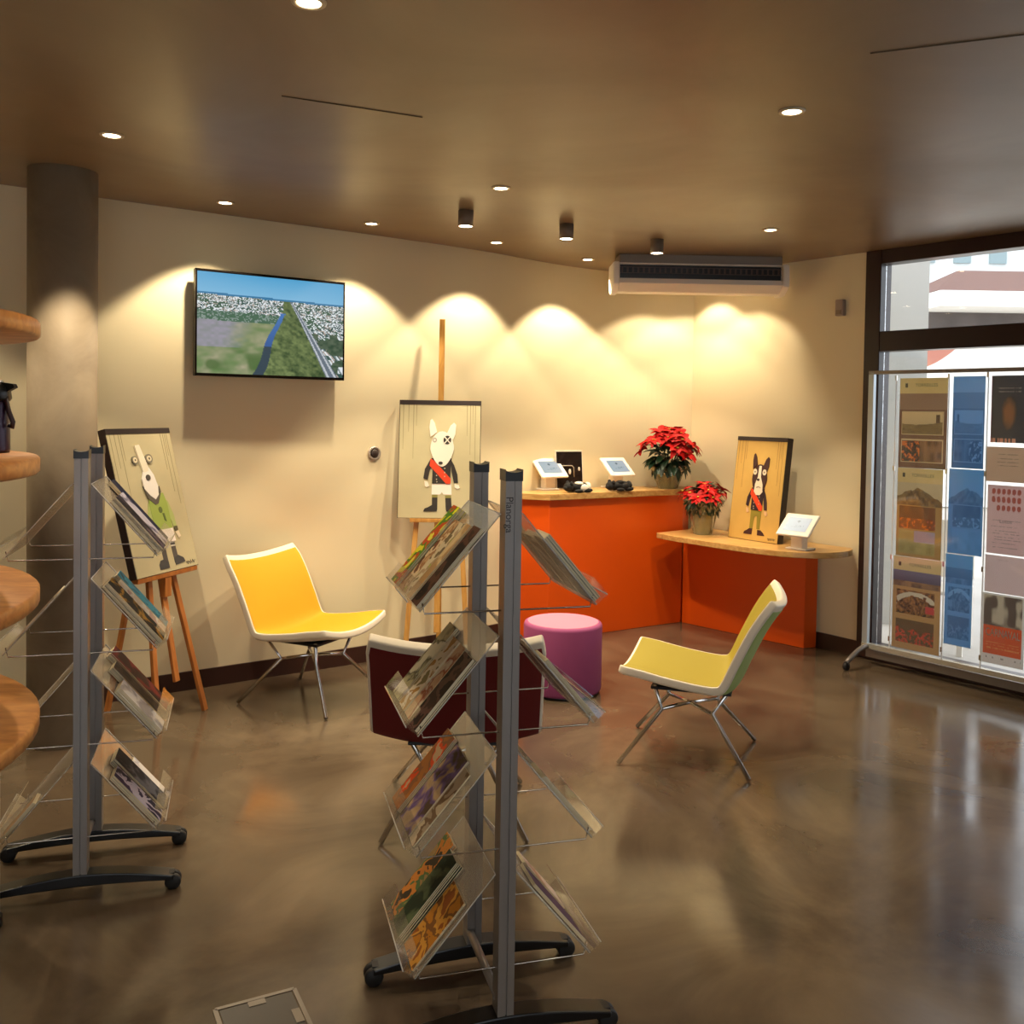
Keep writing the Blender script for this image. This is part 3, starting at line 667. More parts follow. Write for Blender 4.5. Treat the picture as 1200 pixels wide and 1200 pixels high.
def poinsettia(loc, R, H, pot_r, pot_h, heads, label, seed, cello=True, nleaf=110):
    rnd = random.Random(seed); t = thing('potted_poinsettia', loc, 0, label, 'potted plant')
    MB().lathe([(pot_r*.8, 0), (pot_r, pot_h*.95), (pot_r*1.08, pot_h), (pot_r*.95, pot_h), (pot_r*.9, pot_h*.9), (0, pot_h*.88)], 28).build('pot_wrap', M_POT, t)
    mb = MB()
    for k in range(7):
        a = 2*PI*k/7; mb.tube([(0, 0, pot_h*.85), (math.cos(a)*R*.3, math.sin(a)*R*.3, pot_h+(H-pot_h)*.4), (math.cos(a)*R*.5, math.sin(a)*R*.5, pot_h+(H-pot_h)*.7)], .005, 6)
    mb.build('stems', M_GRN, t)
    mb = MB()
    for k in range(nleaf):
        a = rnd.uniform(0, 2*PI); e = rnd.uniform(-.55, 1.1); q = Vector((math.cos(a)*math.cos(e), math.sin(a)*math.cos(e), math.sin(e)))
        b = Vector((0, 0, pot_h+(H-pot_h)*.38))+Vector((q.x*R*.35, q.y*R*.35, q.z*(H-pot_h)*.3)); leaf(mb, b, q+Vector((0, 0, -.15)), R*rnd.uniform(.45, .62), R*rnd.uniform(.13, .19), rnd.uniform(.3, .8))
    mb.build('foliage', M_GRN, t)
    mb = MB(); ce = MB()
    for (hx_, hy_, hz_) in heads:
        c = Vector((hx_*R, hy_*R, pot_h+(H-pot_h)*hz_)); up = Vector((hx_*.8, hy_*.8, .8)).normalized()
        for k in range(11):
            a = 2*PI*k/11+rnd.uniform(-.2, .2); o1 = up.orthogonal().normalized(); o2 = up.cross(o1)
            d = o1*math.cos(a)+o2*math.sin(a)+up*rnd.uniform(-.1, .5); leaf(mb, c, d, R*rnd.uniform(.34, .5), R*rnd.uniform(.09, .14), rnd.uniform(.2, .7), up)
        for k in range(4): ce.ball(tuple(c+up*.012+Vector((rnd.uniform(-.01, .01), rnd.uniform(-.01, .01), 0))), .006, None, 8)
    mb.build('red_bracts', M_RED, t); ce.build('flower_centres', mat('yellow_centre', '#b5a02a', .5), t)
    if cello:
        mb = MB(); n = 40; prof = [(pot_r*.9, 0), (pot_r*1.15, pot_h*.6), (pot_r*1.3, pot_h*1.1), (pot_r*1.75, pot_h*1.7)]; vs = []; fs = []
        for i, (r, z) in enumerate(prof):
            for k in range(n): rr = r*(1+.07*i*math.sin(k*PI*.5+i)); vs.append((rr*math.cos(2*PI*k/n), rr*math.sin(2*PI*k/n), z+(.02*math.sin(k*1.7) if i == 3 else 0)))
        for i in range(3):
            for k in range(n): fs.append((i*n+k, i*n+(k+1) % n, (i+1)*n+(k+1) % n, (i+1)*n+k))
        mb.add(vs, fs).build('cellophane', M_CELLO, t)
    return t
pb = at(785, 574, 1.03)
poinsettia((1.20, 7.22, 1.03), .225, .44, .08, .10, [(0, -.1, 1.0), (-.12, -.6, .84), (.32, -.62, .8), (.05, -.3, .94), (.35, -.25, .93), (-.3, -.3, .95), (.72, -.3, .68), (-.78, -.25, .72), (-.55, -.5, .78), (.12, -.85, .62), (.5, -.7, .5), (.2, .4, .95), (-.85, .1, .55), (.8, .2, .6)],
           'larger red poinsettia in a gold-green wrapped pot on the tall counter', 5)
ps = at(822, 627, .72)
poinsettia((ps.x+.02, ps.y+.06, .72), .17, .40, .075, .15, [(0, -.2, .85), (.05, -.6, .7), (.55, -.3, .62), (-.6, -.3, .6), (-.35, -.7, .5), (.25, -.8, .5), (.1, .3, .8), (.8, .1, .7), (-.8, .1, .62)],
           'smaller red poinsettia in clear wrap on the low counter, left of the dog painting', 9)

# ------------------------------------------------------------------ lounge chairs
PROF = [(a, b-.020*max(0, b-.42)/.37) for a, b in [(.30, .412), (.27, .405), (.20, .395), (.10, .375), (0, .36), (-.09, .35), (-.155, .352), (-.195, .375), (-.222, .42), (-.25, .49), (-.285, .57), (-.322, .65), (-.365, .725), (-.41, .79)]]
def chair(loc, yaw, incol, outcol, label, HW=.30):
    t = thing('lounge_chair', (loc[0], loc[1], 0), yaw, label, 'chair')
    pr_ = [Vector(p) for p in catmull([(a, b) for a, b in PROF], 2)]; n = len(pr_); K = 16
    nor = []
    for i in range(n):
        d = pr_[min(i+1, n-1)]-pr_[max(i-1, 0)]; nn = Vector((d.y, -d.x)).normalized(); nor.append(nn if nn.y > 0 or nn.x > 0 else -nn)
    def S(i, t_, off, wsc=1.0):
        # t_ across -1..1
        ends = min(i, n-1-i); hw = HW*wsc*(1-.0*t_)
        w2 = hw*(1-.05*max(0, 1-ends/2.0)); mid = 1-abs(i/(n-1)-.45)*.9
        k = .05*abs(t_)**2.0-.01
        p = pr_[i]+nor[i]*(k+off); return Vector((p.x, t_*w2, p.y))
    def sheet(name, o0, o1_, i0, i1, ws, material, bev=0):
        vs = []; fs = []; m_ = i1-i0
        for off in (o0, o1_):
            for i in range(i0, i1+1):
                for k in range(K+1): vs.append(S(i, (-1+2*k/K)*ws, off))
        W_ = K+1; N = (m_+1)*W_
        for i in range(m_):
            for k in range(K):
                a = i*W_+k; fs.append((a, a+1, a+W_+1, a+W_)); fs.append((N+a, N+a+W_, N+a+W_+1, N+a+1))
        for i in range(m_):
            a = i*W_; fs.append((a, a+W_, N+a+W_, N+a)); a = i*W_+K; fs.append((a, N+a, N+a+W_, a+W_))
        for k in range(K):
            fs.append((k, N+k, N+k+1, k+1)); a = m_*W_+k; fs.append((a, a+1, N+a+1, N+a))
        mb = MB().add(vs, fs, None, True); o = mb.build(name, material, t)
        b = o.modifiers.new('bevel', 'BEVEL'); b.width = bev or .004; b.segments = 3; b.limit_method = 'ANGLE'; b.angle_limit = math.radians(40)
        return o
    sheet('shell', -.019, .019, 0, n-1, 1.0, M_CREAM, .009)
    sheet('seat_upholstery', .010, .0215, 1, n-2, .965, incol)
    sheet('back_panel', -.0215, -.010, 13, n-2, .965, outcol)
    for sy in (-1, 1):
        for sx in (-1, 1):
            MB().tube([(sx*.165-.02, sy*.17, .352), (sx*.115, sy*.125, .235), (sx*.29, sy*.27, .008)], .0105, 12).build('leg', M_CHROME, t)
    MB().tube([(.115, .125, .235), (0, 0, .242), (-.115, -.125, .235)], .009, 12).tube([(-.115, .125, .235), (0, 0, .242), (.115, -.125, .235)], .009, 12).build('cross_brace', M_CHROME, t)
    MB().box((-.02, 0, .345), (.36, .36, .012)).build('seat_plate', M_BLACK, t)
    return t
M_YEL = mat('yellow_felt', '#f09a00', .75, bump=.1, bscale=200); M_LIME = mat('olive_lime_felt', '#97850f', .75, bump=.1, bscale=200)
M_GRB = mat('soft_green', '#9cae62', .7); M_MAR = mat('dark_red_felt', '#6a0505', .7, bump=.1, bscale=200)
chair((-1.08, 5.17), math.radians(-25), M_YEL, M_YEL, 'bright yellow lounge chair with white edge and chrome legs by the wall')
chair((.86, 4.42), math.radians(163), M_LIME, M_GRB, 'olive-lime lounge chair with chrome legs standing alone at the right')
chair((-.20, 3.72), math.radians(92), M_MAR, M_MAR, 'dark red lounge chair seen from behind, back to the camera', .325)

# pouf
pf_ = thing('round_pouf', (.31, 5.39, 0), 0, 'pink and purple round cloth pouf standing behind the dark red chair', 'pouf')
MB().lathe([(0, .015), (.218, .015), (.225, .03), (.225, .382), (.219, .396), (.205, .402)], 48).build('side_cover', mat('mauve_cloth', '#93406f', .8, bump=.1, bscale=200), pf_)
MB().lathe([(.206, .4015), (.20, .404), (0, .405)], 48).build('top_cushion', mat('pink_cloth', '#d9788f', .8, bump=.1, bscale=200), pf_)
MB().lathe([(0, 0), (.21, 0), (.21, .016), (0, .016)], 32).build('base', M_BLACK, pf_)

# ------------------------------------------------------------------ brochure racks
RA = math.radians(16)
ZT = (1.345, 1.040, .742, .440)
def TRAY(s, y, a, h, zt): return Vector((s*(.027+a*.648+h*.761), y, zt-a*.761+h*.648))
def rack(loc, rz, label):
    t = thing('brochure_rack', (loc[0], loc[1], 0), rz, label, 'brochure rack')
    for k, y in enumerate((0, .331)):
        prof = [(-.021, -.026), (-.001, -.026), (-.001, -.021), (.003, -.021), (.003, -.026), (.021, -.026), (.021, .026), (-.021, .026)]
        po = MB().prism(prof, .05, 1.43, T(0, y, 0)).build('post', M_ALU, t)
        if k == 0 and loc[0] > -.5:
            text('Planorga', .026, 'printed_name', flat('#2c2622'), po, T(-.0115, -.0262, 1.345) @ rotm('X', PI/2) @ rotm('Z', -PI/2), .0003)
        cap = [(-.0225, 1.428), (.0225, 1.428), (.0225, 1.457)]+[(.0225*math.cos(PI*i/10), 1.457-.008*math.sin(PI*i/10)) for i in range(1, 10)]+[(-.0225, 1.457)]
        MB().prism(cap, -.028, .028, T(0, y, 0) @ Matrix(((1, 0, 0, 0), (0, 0, 1, 0), (0, 1, 0, 0), (0, 0, 0, 1)))).build('post_cap', M_BLACK, t)
        topc = [(-.285+.57*i/16, .052+.034*math.sin(PI*i/16)) for i in range(17)]; botc = [(-.285+.57*i/16, .036+.012*math.sin(PI*i/16)) for i in range(16, -1, -1)]
        ft = MB().prism(topc+botc, -.03, .03, T(0, y, 0) @ Matrix(((1, 0, 0, 0), (0, 0, 1, 0), (0, 1, 0, 0), (0, 0, 0, 1)))).build('foot', M_BLACK, t, .004)
        for s in (-1, 1):
            cb = MB(); cb.box((s*.272, y, .044), (.03, .03, .022))
            for dy in (-.013, .013): cb.lathe([(0, -.009), (.022, -.009), (.026, -.005), (.026, .005), (.022, .009), (0, .009)], 24, T(s*.282, y+dy, .026) @ rotm('X', PI/2))
            cb.build('caster', M_RUB, ft)
    MB().tube([(-.012, .0, .12), (-.012, .331, .12)], .011, 12).build('stretcher', M_ALU, t)
    for zt in ZT:
        zb = zt-.31*.761-.006
        for y in (-.0, .331):
            yy = y+.0; pts = [(-.222, yy, zb+.03), (-.215, yy, zb), (.215, yy, zb), (.222, yy, zb+.03)]
            MB().tube(pts, .0022, 6).build('wire_support', M_STEEL, t)
        for s in (-1, 1):
            mb = MB()
            def quad(a, b, c, d, th=.0025):
                a, b, c, d = map(Vector, (a, b, c, d)); n = (b-a).cross(d-a).normalized()*th
                mb.add([a, b, c, d, a+n, b+n, c+n, d+n], [(0, 1, 2, 3), (7, 6, 5, 4), (0, 4, 5, 1), (1, 5, 6, 2), (2, 6, 7, 3), (3, 7, 4, 0)])
            y0, y1 = -.01, .34
            mb.cur = 0
            quad(TRAY(s, y0, 0, 0, zt), TRAY(s, y1, 0, 0, zt), TRAY(s, y1, .31, 0, zt), TRAY(s, y0, .31, 0, zt))
            mb.cur = 2
            quad(TRAY(s, y0, .31, 0, zt), TRAY(s, y1, .31, 0, zt), TRAY(s, y1, .31, .04, zt), TRAY(s, y0, .31, .04, zt))
            quad(TRAY(s, y0, .31, .04, zt), TRAY(s, y1, .31, .04, zt), TRAY(s, y1, .255, .04, zt), TRAY(s, y0, .255, .04, zt))
            mb.cur = 1
            for pp in ((y0, 0, y0, .31), (y1, 0, y1, .31)): mb.tube([TRAY(s, pp[0], pp[1], .0015, zt), TRAY(s, pp[2], pp[3], .0015, zt)], .0017, 5)
            mb.tube([TRAY(s, y0, 0, .0015, zt), TRAY(s, y1, 0, .0015, zt)], .0013, 5); mb.tube([TRAY(s, y0, .31, .04, zt), TRAY(s, y1, .31, .04, zt)], .0017, 5)
            mb.build('acrylic_tray', [M_ACRYL, M_ACRYL_E, M_LIP], t)
    return t
RF, RL = (-.0, 2.347), (-1.375, 3.02)
rack(RF, RA, 'silver brochure rack on casters in the centre foreground')
rack(RL, RA, 'silver brochure rack on casters at the left, before the concrete column')

COV = {}
def cover(cols, seed, scale=14, stretch=(1, 1, 1)):
    k = (tuple(cols), seed)
    if k in COV: return COV[k]
    m = bpy.data.materials.new('printed_cover'); m.use_nodes = True; nt = m.node_tree; b = nt.nodes['Principled BSDF']; b.inputs['Roughness'].default_value = .6; b.inputs['Specular IOR Level'].default_value = .12
    tc = nt.nodes.new('ShaderNodeTexCoord'); mp = nt.nodes.new('ShaderNodeMapping'); mp.inputs['Location'].default_value = (seed*1.37, seed*.71, seed*.33); mp.inputs['Scale'].default_value = stretch
    n = nt.nodes.new('ShaderNodeTexNoise'); n.inputs['Scale'].default_value = scale; n.inputs['Detail'].default_value = 3; n.inputs['Distortion'].default_value = .4
    r = nt.nodes.new('ShaderNodeValToRGB'); e = r.color_ramp.elements; N = len(cols)
    e[0].position = 0; e[0].color = srgb(cols[0]); e[1].position = .36+.3*(N-1)/N; e[1].color = srgb(cols[-1])
    for i in range(1, N-1): q = e.new(.36+.3*i/N); q.color = srgb(cols[i])
    r.color_ramp.interpolation = 'CONSTANT' if seed % 2 else 'LINEAR'
    nt.links.new(tc.outputs['Object'], mp.inputs[0]); nt.links.new(mp.outputs[0], n.inputs['Vector']); nt.links.new(n.outputs['Fac'], r.inputs[0]); nt.links.new(r.outputs[0], b.inputs['Base Color'])
    COV[k] = m; return m
M_PAGES = mat('page_edges', '#e4d3ac', .7)
def leaflets(loc, rz, s, zt, y, wd, ht, n, th, cols, seed, label, where, a_bot=.305, h0=.003):
    """n leaflets leaning on one tray: y centre along the tray, wd width, ht height up the slope"""
    base = Matrix.Translation((loc[0], loc[1], 0)) @ rotm('Z', rz)
    cm = cover(cols, seed)
    mesh = None
    th *= .62
    for k in range(n):
        h = h0+k*(th+.0004); jig = random.Random(seed*31+k).uniform(-.004, .004)
        A = TRAY(s, y, a_bot, h, zt); up = (TRAY(s, y, 0, 0, zt)-TRAY(s, y, 1, 0, zt)); nn = (TRAY(s, y, 0, 1, zt)-TRAY(s, y, 0, 0, zt)); xx = up.cross(nn)
        M = base @ frame3(A, xx, up, nn) @ T(0, jig*0+.0, 0)
        if mesh is None:
            mb = MB(); mb.box((0, ht/2, th/2), (wd, ht, th)); mb.mi = [1, 1, 1, 1, 1, 0][:6]; 
            mb.mi = [1]*6
            # face whose verts all have z=th is the cover
            for fi, f in enumerate(mb.f):
                if all(abs(mb.v[i].z-th) < 1e-6 for i in f) or all(abs(mb.v[i].z) < 1e-6 for i in f): mb.mi[fi] = 0
            o = mb.build('leaflet', [cm, M_PAGES]); mesh = o.data
        else:
            o = bpy.data.objects.new('leaflet', mesh); C.objects.link(o)
        o.matrix_world = M @ T(0, 0, 0) @ T(jig, 0, 0)
        tag(o, label, 'leaflet', where)
ORD = ('top', 'second', 'third', 'bottom')
def fill(loc, rz, which, s, lvl, items, side):
    pos = {5: ('nearest', 'second nearest', 'middle', 'second farthest', 'farthest'), 4: ('nearest', 'second nearest', 'second farthest', 'farthest'), 3: ('nearest', 'middle', 'farthest'), 2: ('near', 'far'), 1: ('only',)}[len(items)]
    for i, (y, wd, ht, n, th, cols, seed, desc) in enumerate(items):
        lab = '%s in the %s %s tray of the %s rack, %s pile' % (desc, ORD[lvl], side, which, pos[i])
        leaflets(loc, rz, s, ZT[lvl], y, wd, ht, n, th, cols, seed, lab, '%s pile in the %s %s tray of the %s rack' % (pos[i], ORD[lvl], side, which))
ce = 'centre'
BR1 = ['#3a2418', '#5a3a28', '#241712']; TAN = ['#c9a070', '#a8794a', '#e0c79a', '#7a4f30']; YG = ['#e8e02a', '#5a8a22', '#c8501c', '#eee64a']; GRN = ['#a8ad3a', '#b89a74', '#d8c7a0', '#7a6644']
fill(RF, RA, ce, -1, 0, [(.035, .075, .245, 4, .004, BR1, 1, 'dark brown leaflets'), (.105, .05, .24, 5, .004, ['#c8a878', '#d8bc88', '#b08a58'], 2, 'pale tan leaflets'),
     (.165, .06, .235, 5, .004, GRN, 3, 'olive-topped tan leaflets'), (.222, .06, .235, 5, .004, TAN, 5, 'orange-tan leaflets'), (.296, .078, .268, 7, .005, YG, 7, 'yellow and green leaflets')], 'left')
fill(RF, RA, ce, -1, 1, [(.04, .085, .22, 4, .004, ['#4a332a', '#6a4a3e', '#2f211c'], 11, 'dark brown leaflets'), (.115, .06, .225, 4, .004, ['#c4622c', '#d8b48a', '#a04a24', '#e0cfb4'], 12, 'orange photo leaflets'),
     (.19, .07, .225, 5, .004, ['#b0803c', '#e0d0b0', '#8a7a4a'], 13, 'cream and orange leaflets'), (.285, .085, .245, 5, .004, ['#7a6a3a', '#b5ab80', '#4d4526', '#d8cfae'], 14, 'olive photo leaflets')], 'left')
fill(RF, RA, ce, -1, 2, [(.055, .05, .22, 2, .003, ['#a89478', '#7a6044', '#c9b594'], 21, 'beige leaflets'), (.155, .13, .235, 3, .003, ['#7a5a3a', '#b89a70', '#6d5585', '#54402c'], 22, 'brown and purple leaflets'),
     (.285, .09, .24, 4, .004, ['#a8682c', '#8a5a34', '#d84c14', '#c9a478'], 23, 'orange-brown leaflets')], 'left')
fill(RF, RA, ce, -1, 3, [(.075, .12, .2, 3, .003, ['#c9822a', '#8a5a2c', '#e0a040', '#a8602c'], 31, 'orange leaflets'), (.19, .085, .235, 7, .0045, ['#3d4a30', '#2f3a2a', '#5f6a48'], 32, 'dark green leaflets'),
     (.29, .085, .245, 4, .004, ['#a88a5a', '#5f7a4a', '#d88a3c', '#4a4030'], 33, 'green and orange leaflets')], 'left')
fill(RF, RA, ce, 1, 0, [(.05, .1, .215, 6, .005, ['#8a8078', '#6a625a', '#a89e90'], 41, 'grey leaflets'), (.16, .1, .2, 5, .005, ['#b8a890', '#8a7a68', '#d8ccb8'], 42, 'stone coloured leaflets'), (.275, .1, .22, 4, .004, ['#d8cfc0', '#e09a2c', '#6a7a90', '#b0a48c'], 43, 'white and orange leaflets')], 'right')
fill(RF, RA, ce, 1, 1, [(.06, .1, .2, 5, .004, ['#6a6a3a', '#8a4a38', '#a8987a'], 44, 'olive and red leaflets'), (.22, .12, .2, 3, .004, ['#5a3a34', '#7a5a50'], 45, 'brown leaflets')], 'right')
fill(RF, RA, ce, 1, 2, [(.06, .1, .2, 4, .004, ['#4a4a48', '#7a7a74'], 46, 'grey leaflets'), (.22, .12, .2, 3, .003, ['#5a5650', '#8a8478'], 47, 'stone coloured leaflets')], 'right')
fill(RF, RA, ce, 1, 3, [(.09, .12, .22, 3, .004, ['#3a2a3c', '#5a4050'], 48, 'dark plum leaflets'), (.25, .1, .17, 3, .004, ['#a87a5a', '#c9b09a'], 49, 'tan leaflets')], 'right')
lf = 'left-hand'
NAV = ['#141a38', '#1a2244', '#2c2a3c']
fill(RL, RA, lf, 1, 0, [(.05, .1, .225, 7, .005, ['#1d1a22', '#3a2f38', '#6a5a62'], 51, 'black-covered booklets'), (.165, .1, .225, 6, .005, ['#8a8496', '#c9c2cc', '#55506a'], 52, 'pale lilac booklets'), (.28, .1, .28, 5, .004, NAV, 53, 'navy blue booklets')], 'right')
fill(RL, RA, lf, 1, 1, [(.06, .11, .26, 7, .005, ['#10131d', '#16181f', '#b8862c', '#1a1c22'], 54, 'black and gold booklets'), (.18, .08, .23, 5, .005, ['#d8c7b0', '#e6dccb', '#c9a898'], 55, 'cream booklets'), (.28, .09, .25, 6, .004, ['#1c5a70', '#2a7a90', '#12384a'], 57, 'teal booklets')], 'right')
fill(RL, RA, lf, 1, 2, [(.05, .1, .2, 8, .004, ['#c9c2bc', '#a8a09c', '#e2ddd6'], 58, 'white striped booklets'), (.165, .08, .25, 6, .005, ['#1d1714', '#3a2e28'], 59, 'black booklets'), (.28, .11, .28, 6, .005, ['#3a0d10', '#241012', '#6a1a1c'], 60, 'dark red booklets')], 'right')
fill(RL, RA, lf, 1, 3, [(.05, .09, .22, 5, .005, ['#241a3c', '#a8a0b0', '#1c1630'], 61, 'dark violet booklets'), (.17, .11, .24, 6, .005, ['#14161f', '#1f2028', '#5a5a62'], 62, 'black booklets'), (.285, .08, .16, 2, .003, ['#d8d2cc', '#b8b2b8'], 63, 'white leaflets')], 'right')
fill(RL, RA, lf, -1, 3, [(.05, .08, .14, 4, .004, ['#b89c78', '#a88a64'], 64, 'tan leaflets')], 'left')
fill(RL, RA, lf, -1, 1, [(.2, .2, .2, 3, .003, ['#d8cfc0', '#cfc4b2'], 65, 'white leaflets')], 'left')

# ------------------------------------------------------------------ round wooden display shelves at the left edge
sc_ = Vector((-2.045, 2.235)); SR = .83
ds = thing('display_stand', (sc_.x, sc_.y, 0), 0, 'round wooden shelf tower with white posts at the left edge', 'display stand')
for z in (.756, 1.098, 1.456, 1.825):
    MB().lathe([(0, z-.045), (SR-.006, z-.045), (SR, z-.039), (SR, z-.006), (SR-.006, z), (0, z)], 72).build('round_shelf', M_SHELF, ds)
pp = Vector((-1.575, 2.84, 0))
for q in (Vector((pp.x, pp.y))-sc_, Vector((-.45, -.2)), Vector((-.1, -.46)) if False else Vector((-.3, .42))):
    MB().lathe([(.03, .03), (.03, .710)], 24, T(q.x, q.y, 0)).build('post', M_WHITE, ds)
    MB().lathe([(.0, 0), (.038, 0), (.038, .03), (0, .03)], 24, T(q.x, q.y, 0)).build('foot', M_BLACK, ds)
for zc in (.756, 1.098, 1.456):
    MB().lathe([(.03, zc), (.03, zc+.30)], 20, T(-.25, .05, 0)).build('spacer_post', M_WHITE, ds)
ft = thing('travel_mug', (-1.515, 2.74, 1.456), 0, 'dark purple flask with black lid and strap on the upper round shelf', 'flask')
MB().lathe([(0, 0), (.05, 0), (.052, .01), (.05, .14), (.048, .15)], 28).build('flask_body', mat('purple_metal', '#2c1c34', .3, metal=.3), ft)
MB().lathe([(.05, .15), (.056, .158), (.052, .19), (.03, .21), (0, .212)], 28).prism([(.03, .165), (.075, .19), (.07, .2), (.03, .205)], -.01, .01, Matrix(((1, 0, 0, 0), (0, 0, 1, 0), (0, 1, 0, 0), (0, 0, 0, 1)))).build('lid', M_BLACK, ft)
MB().tube([(.048, -.01, .16), (.06, -.012, .12), (.072, -.012, .09), (.07, -.012, .075), (.06, -.01, .08)], .007, 8).build('strap', mat('dark_red_strap', '#2a1214', .5), ft)

# ------------------------------------------------------------------ poster display at the window
sl, sr = at(1014, 760, .10), at(1200, 805, .085)
SD = Vector((sr.x-sl.x, sr.y-sl.y, 0)).normalized(); SNn = Vector((-SD.y, SD.x, 0)); SNn = SNn if SNn.y < 0 or SNn.x < 0 else -SNn
if SNn.dot(Vector((-1, -1, 0))) < 0: SNn = -SNn
pd = thing('poster_display', (sl.x, sl.y, 0), 0, 'wheeled silver frame with rows of clear poster pockets in front of the window', 'poster display')
MD = frame3((0, 0, 0), SD, (0, 0, 1), SNn)     # local x along, y up, z into the room
DL = 2.0
MB().box((0, 1.0, 0), (.036, 1.78, .03), MD).build('post', mat('pale_aluminium', '#b9c3c9', .3, metal=.6), pd)
MB().box((DL, 1.0, 0), (.036, 1.78, .03), MD).build('post', M_ALU, pd)
MB().box((DL/2, 1.885, 0), (DL+.036, .022, .03), MD).build('top_rail', M_ALU, pd)
MB().box((DL/2, .125, 0), (DL+.036, .03, .04), MD).build('bottom_rail', mat('rail_silver', '#c9c4b4', .25, metal=.5), pd)
MB().box((DL/2, .075, -.02), (DL, .05, .03), MD).build('lower_beam', M_ALU, pd)
for x in (.02, DL-.02):
    mb = MB(); pts = [(x-.0, .028+.075*math.sin(PI*k/12), -.20+.45*k/12) for k in range(13)]
    mb.tube([(p[0], p[1]+.02, p[2]) for p in pts], .016, 10, MD); f_ = mb.build('foot', M_ALU, pd)
    for z in (-.20, .25):
        MB().lathe([(0, -.012), (.024, -.012), (.026, 0), (.024, .012), (0, .012)], 20, MD @ T(x, .027, z) @ rotm('Y', PI/2)).build('caster', M_RUB, f_)
# posters: pixel rows of the photograph give the heights of each sheet on the display plane
def onD(x, y): h = hit(x, y, (sl.x, sl.y, 0), SNn); v = h-Vector((sl.x, sl.y, 0)); return v.dot(SD), v.z
M_POST = vcol('poster_print', 0, .35)
_nt = M_POST.node_tree; _b = _nt.nodes['Principled BSDF']; _a = [q for q in _nt.nodes if q.type == 'VERTEX_COLOR'][0]; _o = _nt.nodes['Material Output']
_t = _nt.nodes.new('ShaderNodeBsdfTranslucent'); _x = _nt.nodes.new('ShaderNodeMixShader'); _x.inputs[0].default_value = .72
_nt.links.new(_a.outputs[0], _t.inputs[0]); _nt.links.new(_b.outputs[0], _x.inputs[1]); _nt.links.new(_t.outputs[0], _x.inputs[2]); _nt.links.new(_x.outputs[0], _o.inputs[0])
def band(v, lst):
    for (a, b, f) in lst:
        if a <= v < b: return f((v-a)/(b-a))
    return None
def fire(u, w_, s, dark='#3a2415'):
    n_ = .55*vn(u*20, w_*34, s)+.45*vn(u*44, w_*70, s+1)
    return mixc(hx(dark), hx('#e8741a') if n_ > .6 else hx('#8a3a14'), (n_-.42)*4)
